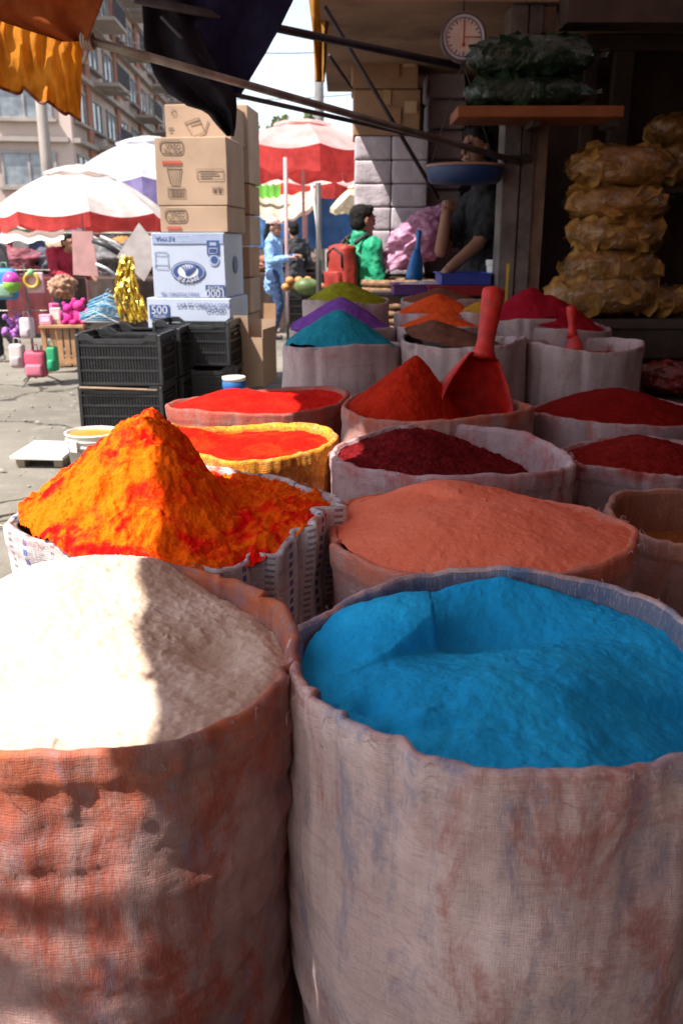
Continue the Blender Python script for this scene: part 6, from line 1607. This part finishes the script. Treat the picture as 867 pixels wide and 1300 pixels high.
# man with green jacket and red backpack
GREEN = m_plain('green_jacket', (0.012, 0.26, 0.13), 0.55, 0.12, 8, 0.25, 30, 0.4)
gl = (P(459, 300, 6.55).x, 6.55, 0); GH = P(459, 259, 6.55).z
grz = math.radians(122)
person('man in a bright green jacket looking to the right of the stall', gl, grz, GH, dict(elL=(-.22, -0.02, 1.10), wrL=(-.20, -.22, 1.0), elR=(.24, 0.0, 1.10), wrR=(.20, -.22, 1.02)), GREEN, m_plain('grey_trousers', (0.06, 0.06, 0.07), 0.85), skin=SKIN2, collar=True, vox=0.010, build=1.0)
bp = thing('backpack', 'red backpack with black straps worn by the man in green', 'backpack', (gl[0] + 0.0, gl[1], 0), grz)
gs = GH / 1.7; BPR = m_plain('red_nylon', (0.26, 0.022, 0.014), 0.6, 0.15, 10, 0.3, 40); BPB = flat((0.02, 0.018, 0.02), 0.7)
def soft_box(c, size, name, amp=0.014, sd=1):
    m = MB().box(c, size, bev=min(size) * 0.22, seg=3)
    bmesh.ops.subdivide_edges(m.bm, edges=[e for e in m.bm.edges if e.calc_length() > 0.05], cuts=4, use_grid_fill=True)
    m.jitter(lambda A: amp * np.stack([fbm(A[:, 1] * 9, A[:, 2] * 9, seed=sd), fbm(A[:, 0] * 9, A[:, 2] * 7, seed=sd + 1) * 1.5, fbm(A[:, 0] * 7, A[:, 1] * 7, seed=sd + 2)], -1))
    return m.build(name, BPR, bp, True)
soft_box((0, 0.175 * gs, 1.20 * gs), (0.25 * gs, 0.13 * gs, 0.36 * gs), 'main_bag', 0.034, 3)
soft_box((0, 0.255 * gs, 1.10 * gs), (0.21 * gs, 0.08 * gs, 0.18 * gs), 'front_pocket', 0.02, 6)
MB().tube([(-0.11 * gs, 0.252 * gs, 1.22 * gs), (-0.10 * gs, 0.258 * gs, 1.33 * gs), (0, 0.262 * gs, 1.37 * gs), (0.10 * gs, 0.258 * gs, 1.33 * gs), (0.11 * gs, 0.252 * gs, 1.22 * gs)], 0.008 * gs, 6).build('zip', BPB, bp, True)
MB().box((0, 0.30 * gs, 1.02 * gs), (0.235 * gs, 0.075 * gs, 0.03 * gs), bev=0.01).build('zip_band', BPB, bp)
for sx in (-1, 1):
    MB().tube([(sx * 0.10 * gs, 0.13 * gs, 1.40 * gs), (sx * 0.115 * gs, 0.03 * gs, 1.47 * gs), (sx * 0.12 * gs, -0.10 * gs, 1.38 * gs), (sx * 0.135 * gs, -0.135 * gs, 1.22 * gs), (sx * 0.17 * gs, -0.05 * gs, 1.08 * gs), (sx * 0.14 * gs, 0.12 * gs, 1.0 * gs)], 0.018 * gs, 8).build('strap', BPB, bp, True)
MB().tube([(-0.04 * gs, 0.14 * gs, 1.40 * gs), (0, 0.15 * gs, 1.45 * gs), (0.04 * gs, 0.14 * gs, 1.40 * gs)], 0.01 * gs, 6).build('grab_loop', BPB, bp, True)
# vendor in black behind the counter
vl = Vector((P(618, 250, 5.95).x, 5.95, 0)); VT = P(610, 170, 5.95).z
fl = 0.14
vl.z = fl; vH = VT - fl; vs_ = vH / 1.7; vrz = math.radians(-62)
L_ = lambda u, v, y: tuple(local(vl, vrz, vs_, P(u, v, y)))
person('vendor in a black shirt reaching over the counter behind the dial scale', tuple(vl), vrz, vH,
       dict(shL=L_(634, 262, 5.86), elL=L_(606, 310, 5.76), wrL=L_(572, 340, 5.68), shR=L_(598, 258, 6.05), elR=L_(560, 318, 5.86), wrR=L_(566, 276, 5.78), head=L_(605, 190, 5.90), neck=L_(615, 230, 5.93), chest=L_(617, 275, 5.94), waist=L_(620, 320, 5.95)),
       m_plain('black_shirt', (0.012, 0.011, 0.013), 0.85, 0.3, 8, 0.3), m_plain('black_trousers', (0.02, 0.02, 0.024), 0.85), skin=SKIN2, sleeves='short', curl=1.5, headrot=0.1)
pf = thing('floor_platform', 'low wooden platform the vendor stands on', 'platform', (0.95, 6.2, 0))
for i in range(6): slab('plank', -0.55, 0.24, -0.35 + i * 0.12, -0.238 + i * 0.12, 0.02, fl - 0.004, M_DARKWOOD, pf)
# people on the left
pl = (P(80, 340, 10.6).x, 10.6, 0)
person('person in a dark red top leaning behind the toy table', pl, math.radians(60), 1.45, dict(head=(0, -0.16, 1.50), neck=(0, -0.09, 1.38), chest=(0, -0.05, 1.25), elL=(-.26, -0.10, 1.12), wrL=(-.2, -.32, 1.05), elR=(.26, -.1, 1.12), wrR=(.2, -.32, 1.05)), m_plain('red_top', (0.30, 0.015, 0.04), 0.85, 0.2, 8, 0.3), m_plain('dark_jeans', (0.04, 0.05, 0.08), 0.85), vox=0.012)
wk = G(8, 462)
person('person in black trousers and grey top walking off at the left edge', (wk.x - 0.03, wk.y + 0.1, 0), math.radians(-95), 1.50, dict(knL=(-.10, -.16, .52), anL=(-.10, -.12, .10), knR=(.10, 0.06, .50), anR=(.10, 0.26, .14)), m_plain('grey_top', (0.13, 0.12, 0.12), 0.85, 0.3), m_plain('black_trousers_b', (0.012, 0.012, 0.014), 0.85), shoes=(0.5, 0.45, 0.42), vox=0.012)

# ================================================================== buildings, trees, wires far off
M_PLAST = m_plain('pink_plaster', (0.48, 0.38, 0.34), 0.9, 0.15, 0.25, 0.2, 3, 0.15, dirt=(0.38, 0.29, 0.25))
M_PLAST2 = m_plain('brick_band', (0.33, 0.16, 0.115), 0.9, 0.2, 0.4, 0.2, 4, 0.1)
M_GLASS = m_plain('window_glass', (0.22, 0.24, 0.27), 0.12, 0.5, 0.9, 0, 3, 0.6)
M_FRAME = m_plain('window_frame', (0.30, 0.27, 0.26), 0.6, 0.2, 3)
M_CONC = m_plain('grey_concrete', (0.34, 0.29, 0.26), 0.9, 0.15, 0.6, 0.2, 5)
FL = 3.1
corner = P(104, 300, 46.0); corner.z = 0
far_dir = (Vector((P(352, 312, 400).x, 400, 0)) - corner).normalized()
rzs = math.atan2(far_dir.y, far_dir.x)          # side façade runs along local +X
bld = thing('apartment_block', 'weathered pink apartment block with rows of windows behind the umbrellas', 'building', corner, rzs)
NF, SL, FLN = 6, 56.0, 34.0
H_ = NF * FL + 0.8
# two wings: side façade (local y=0 plane facing -y) and front façade turned towards the viewer
Rf = Matrix.Rotation(math.radians(188) - rzs, 4, 'Z')     # local x along the front façade, away to the left
MB().box((SL / 2, 6, H_ / 2), (SL, 11.9, H_)).build('wall', M_PLAST, bld)
m = MB().box((FLN / 2, -5.96, H_ / 2), (FLN, 11.8, H_)); bmesh.ops.transform(m.bm, matrix=Rf, verts=m.bm.verts[:]); m.build('wall', M_PLAST, bld)
def window_set(M, xs, w, h, kinds):
    pane = MB().box((0, 0, 0), (w, 0.06, h)).mesh('window'); pane.materials.append(M_GLASS)
    fm = MB()
    for sx in (-1, 0, 1): fm.box((sx * (w / 2 - 0.05), -0.05, 0), (0.10, 0.08, h))
    for sz in (-1, 1): fm.box((0, -0.052, sz * (h / 2 + 0.02)), (w + 0.1, 0.09, 0.1))
    fm = fm.mesh('frame'); fm.materials.append(M_FRAME)
    sl = MB().box((0, -0.14, -h / 2 - 0.15), (w + 0.4, 0.34, 0.12)).mesh('sill'); sl.materials.append(M_CONC)
    e = M.to_euler()
    for f in range(NF):
        for i, x in enumerate(xs):
            p = M @ Vector((x, 0, f * FL + 1.75))
            o = link('window', pane, None, bld, p, e); link('frame', fm, None, o); link('sill', sl, None, o)
Ms = Matrix.Translation((0, 0.03, 0))
window_set(Ms, [1.8 + 3.9 * i for i in range(14)], 2.3, 1.45, 0)
window_set(Rf @ Matrix.Translation((0, 0.0, 0)) @ Matrix.Rotation(math.pi, 4, 'Z') @ Matrix.Translation((0, 0.0, 0)), [-(2.2 + 3.6 * i) for i in range(9)], 2.6, 1.5, 0)
for f in range(1, NF + 1):
    MB().box((SL / 2, -0.16, f * FL), (SL, 0.36, 0.22)).build('floor_band', M_CONC, bld)
    m = MB().box((FLN / 2 + 0.2, 0.16, f * FL), (FLN, 0.36, 0.22)); bmesh.ops.transform(m.bm, matrix=Rf, verts=m.bm.verts[:]); m.build('floor_band', M_CONC, bld)
for f in range(1, NF):
    for i in (1, 3, 4, 6, 8, 10, 12):
        if (f * 7 + i * 3) % 5 == 0: continue
        x = 1.8 + 3.9 * i
        b = MB().box((x, -0.95, f * FL + 0.06), (3.3, 1.4, 0.16)).build('balcony', M_CONC, bld)
        r = MB()
        for k in range(15): r.box((x - 1.6 + k * 3.2 / 14, -1.6, f * FL + 0.6), (0.05, 0.05, 0.95))
        r.box((x, -1.6, f * FL + 1.08), (3.3, 0.07, 0.07)); r.build('railing', M_DARKSTEEL, b)
        if (i + f) % 2: MB().box((x - 0.6, -1.45, f * FL + 0.55), (0.9, 0.15, 0.7)).build('laundry', flat([(0.15, 0.25, 0.45), (0.6, 0.58, 0.55), (0.35, 0.12, 0.12)][(i + f) % 3], 0.9), b)
for i in range(4): MB().box((3.75 + 7.8 * i, -0.02, H_ / 2), (1.0, 0.2, H_ - 0.3)).build('brick_pilaster', M_PLAST2, bld)
MB().box((SL / 2, 6, H_ + 0.35), (SL + 0.5, 12.4, 0.7)).build('parapet', M_CONC, bld)
# a lower house further back under the sky gap
hb = thing('far_house', 'low tan house far off behind the red umbrellas', 'building', (P(340, 300, 70).x - 4, 74, 0))
MB().box((0, 0, 3.2), (18, 8, 6.4)).build('wall', M_PLAST, hb); MB().box((0, 0, 6.5), (18.6, 8.6, 0.3)).build('roof', M_CONC, hb)
for i in range(6):
    o = MB().box((0, 0, 0), (1.6, 0.1, 1.4)).build('window', M_GLASS, hb, loc=(-7.5 + 3 * i, -4.03, 4.6)); 
# utility poles
a = P(52, 125, 30.0); tag(MB().tube([(a.x, 30, 0), (a.x, 30, 4), (a.x, 30, 10.5)], [0.2, 0.18, 0.13], 12).build('utility_pole', M_CONC, None, True), 'pale concrete utility pole in front of the apartment block', 'pole')
a = P(405, 95, 26.0)
up_ = thing('utility_pole', 'grey utility pole against the sky right of the cartons', 'pole', (a.x, 26, 0))
MB().tube([(0, 0, 0), (0, 0, 5), (0, 0, 9.6)], [0.15, 0.13, 0.11], 12).build('shaft', m_plain('pole_grey', (0.20, 0.19, 0.19), 0.8), up_, True); MB().box((0, 0, 9.0), (1.6, 0.1, 0.1)).build('crossarm', M_DARKWOOD, up_)
for i, (v0, v1, lb) in enumerate(((52, 58, 'upper overhead wire crossing the pale sky'), (116, 112, 'lower overhead wire crossing the pale sky'))):
    p0, p1 = P(150, v0, 27), P(520, v1, 27)
    tag(MB().tube([p0.lerp(p1, k / 12) - Vector((0, 0, 0.25 * math.sin(math.pi * k / 12))) for k in range(13)], 0.012, 5).build('overhead_wire', M_DARKSTEEL, None, True), lb, 'wire')
# trees
M_BARK = m_plain('bark', (0.10, 0.07, 0.05), 0.9, 0.3, 4, 0.5, 10); 
def tree(label, u, v_top, y, rad, seed):
    t = P(u, v_top, y); rng = np.random.RandomState(seed)
    root = thing('tree', label, 'tree', (t.x, y, 0), 0, 'trees beyond the market')
    m = MB(); top = t.z
    m.tube([(0, 0, 0), (0.1, 0, top * 0.35), (-0.05, 0.1, top * 0.62), (0, 0, top * 0.85)], [0.26, 0.2, 0.13, 0.04], 8)
    for k in range(7):
        a = rng.uniform(0, 6.28); z0 = top * rng.uniform(0.35, 0.65)
        m.tube([(0, 0, z0), (rad * 0.35 * math.cos(a), rad * 0.35 * math.sin(a), z0 + rad * 0.35), (rad * 0.7 * math.cos(a), rad * 0.7 * math.sin(a), z0 + rad * 0.6)], [0.1, 0.06, 0.02], 6)
    m.build('trunk', M_BARK, root, True)
    Vs, Fs = [], []
    for c in range(46):
        d = rng.normal(size=3); d /= np.linalg.norm(d); cc = np.array([0, 0, top - rad]) + d * rad * rng.uniform(0.35, 0.95); cr = rad * rng.uniform(0.16, 0.32)
        for i in range(95):
            e = rng.normal(size=3); e = e / np.linalg.norm(e) * cr * rng.uniform(0.4, 1.05); p = cc + e
            s = rng.uniform(0.06, 0.13); a = rng.normal(size=3); a /= np.linalg.norm(a); b = np.cross(a, rng.normal(size=3)); b /= np.linalg.norm(b)
            k = len(Vs); Vs += [p - a * s, p + b * s * 0.5, p + a * s, p - b * s * 0.5]; Fs.append((k, k + 1, k + 2, k + 3))
    o = link('crown', np_mesh('crown', np.array(Vs), np.array(Fs), None, False), m_cloth('leaf_%d' % seed, (0.10, 0.14, 0.035), (0.17, 0.21, 0.06), 0.35, 1.5), root)
tree('leafy tree just right of the carton stack, above the umbrellas', 346, 138, 30, 1.35, 3)
tree('smaller leafy tree behind the grey utility pole', 388, 146, 34, 1.1, 4)
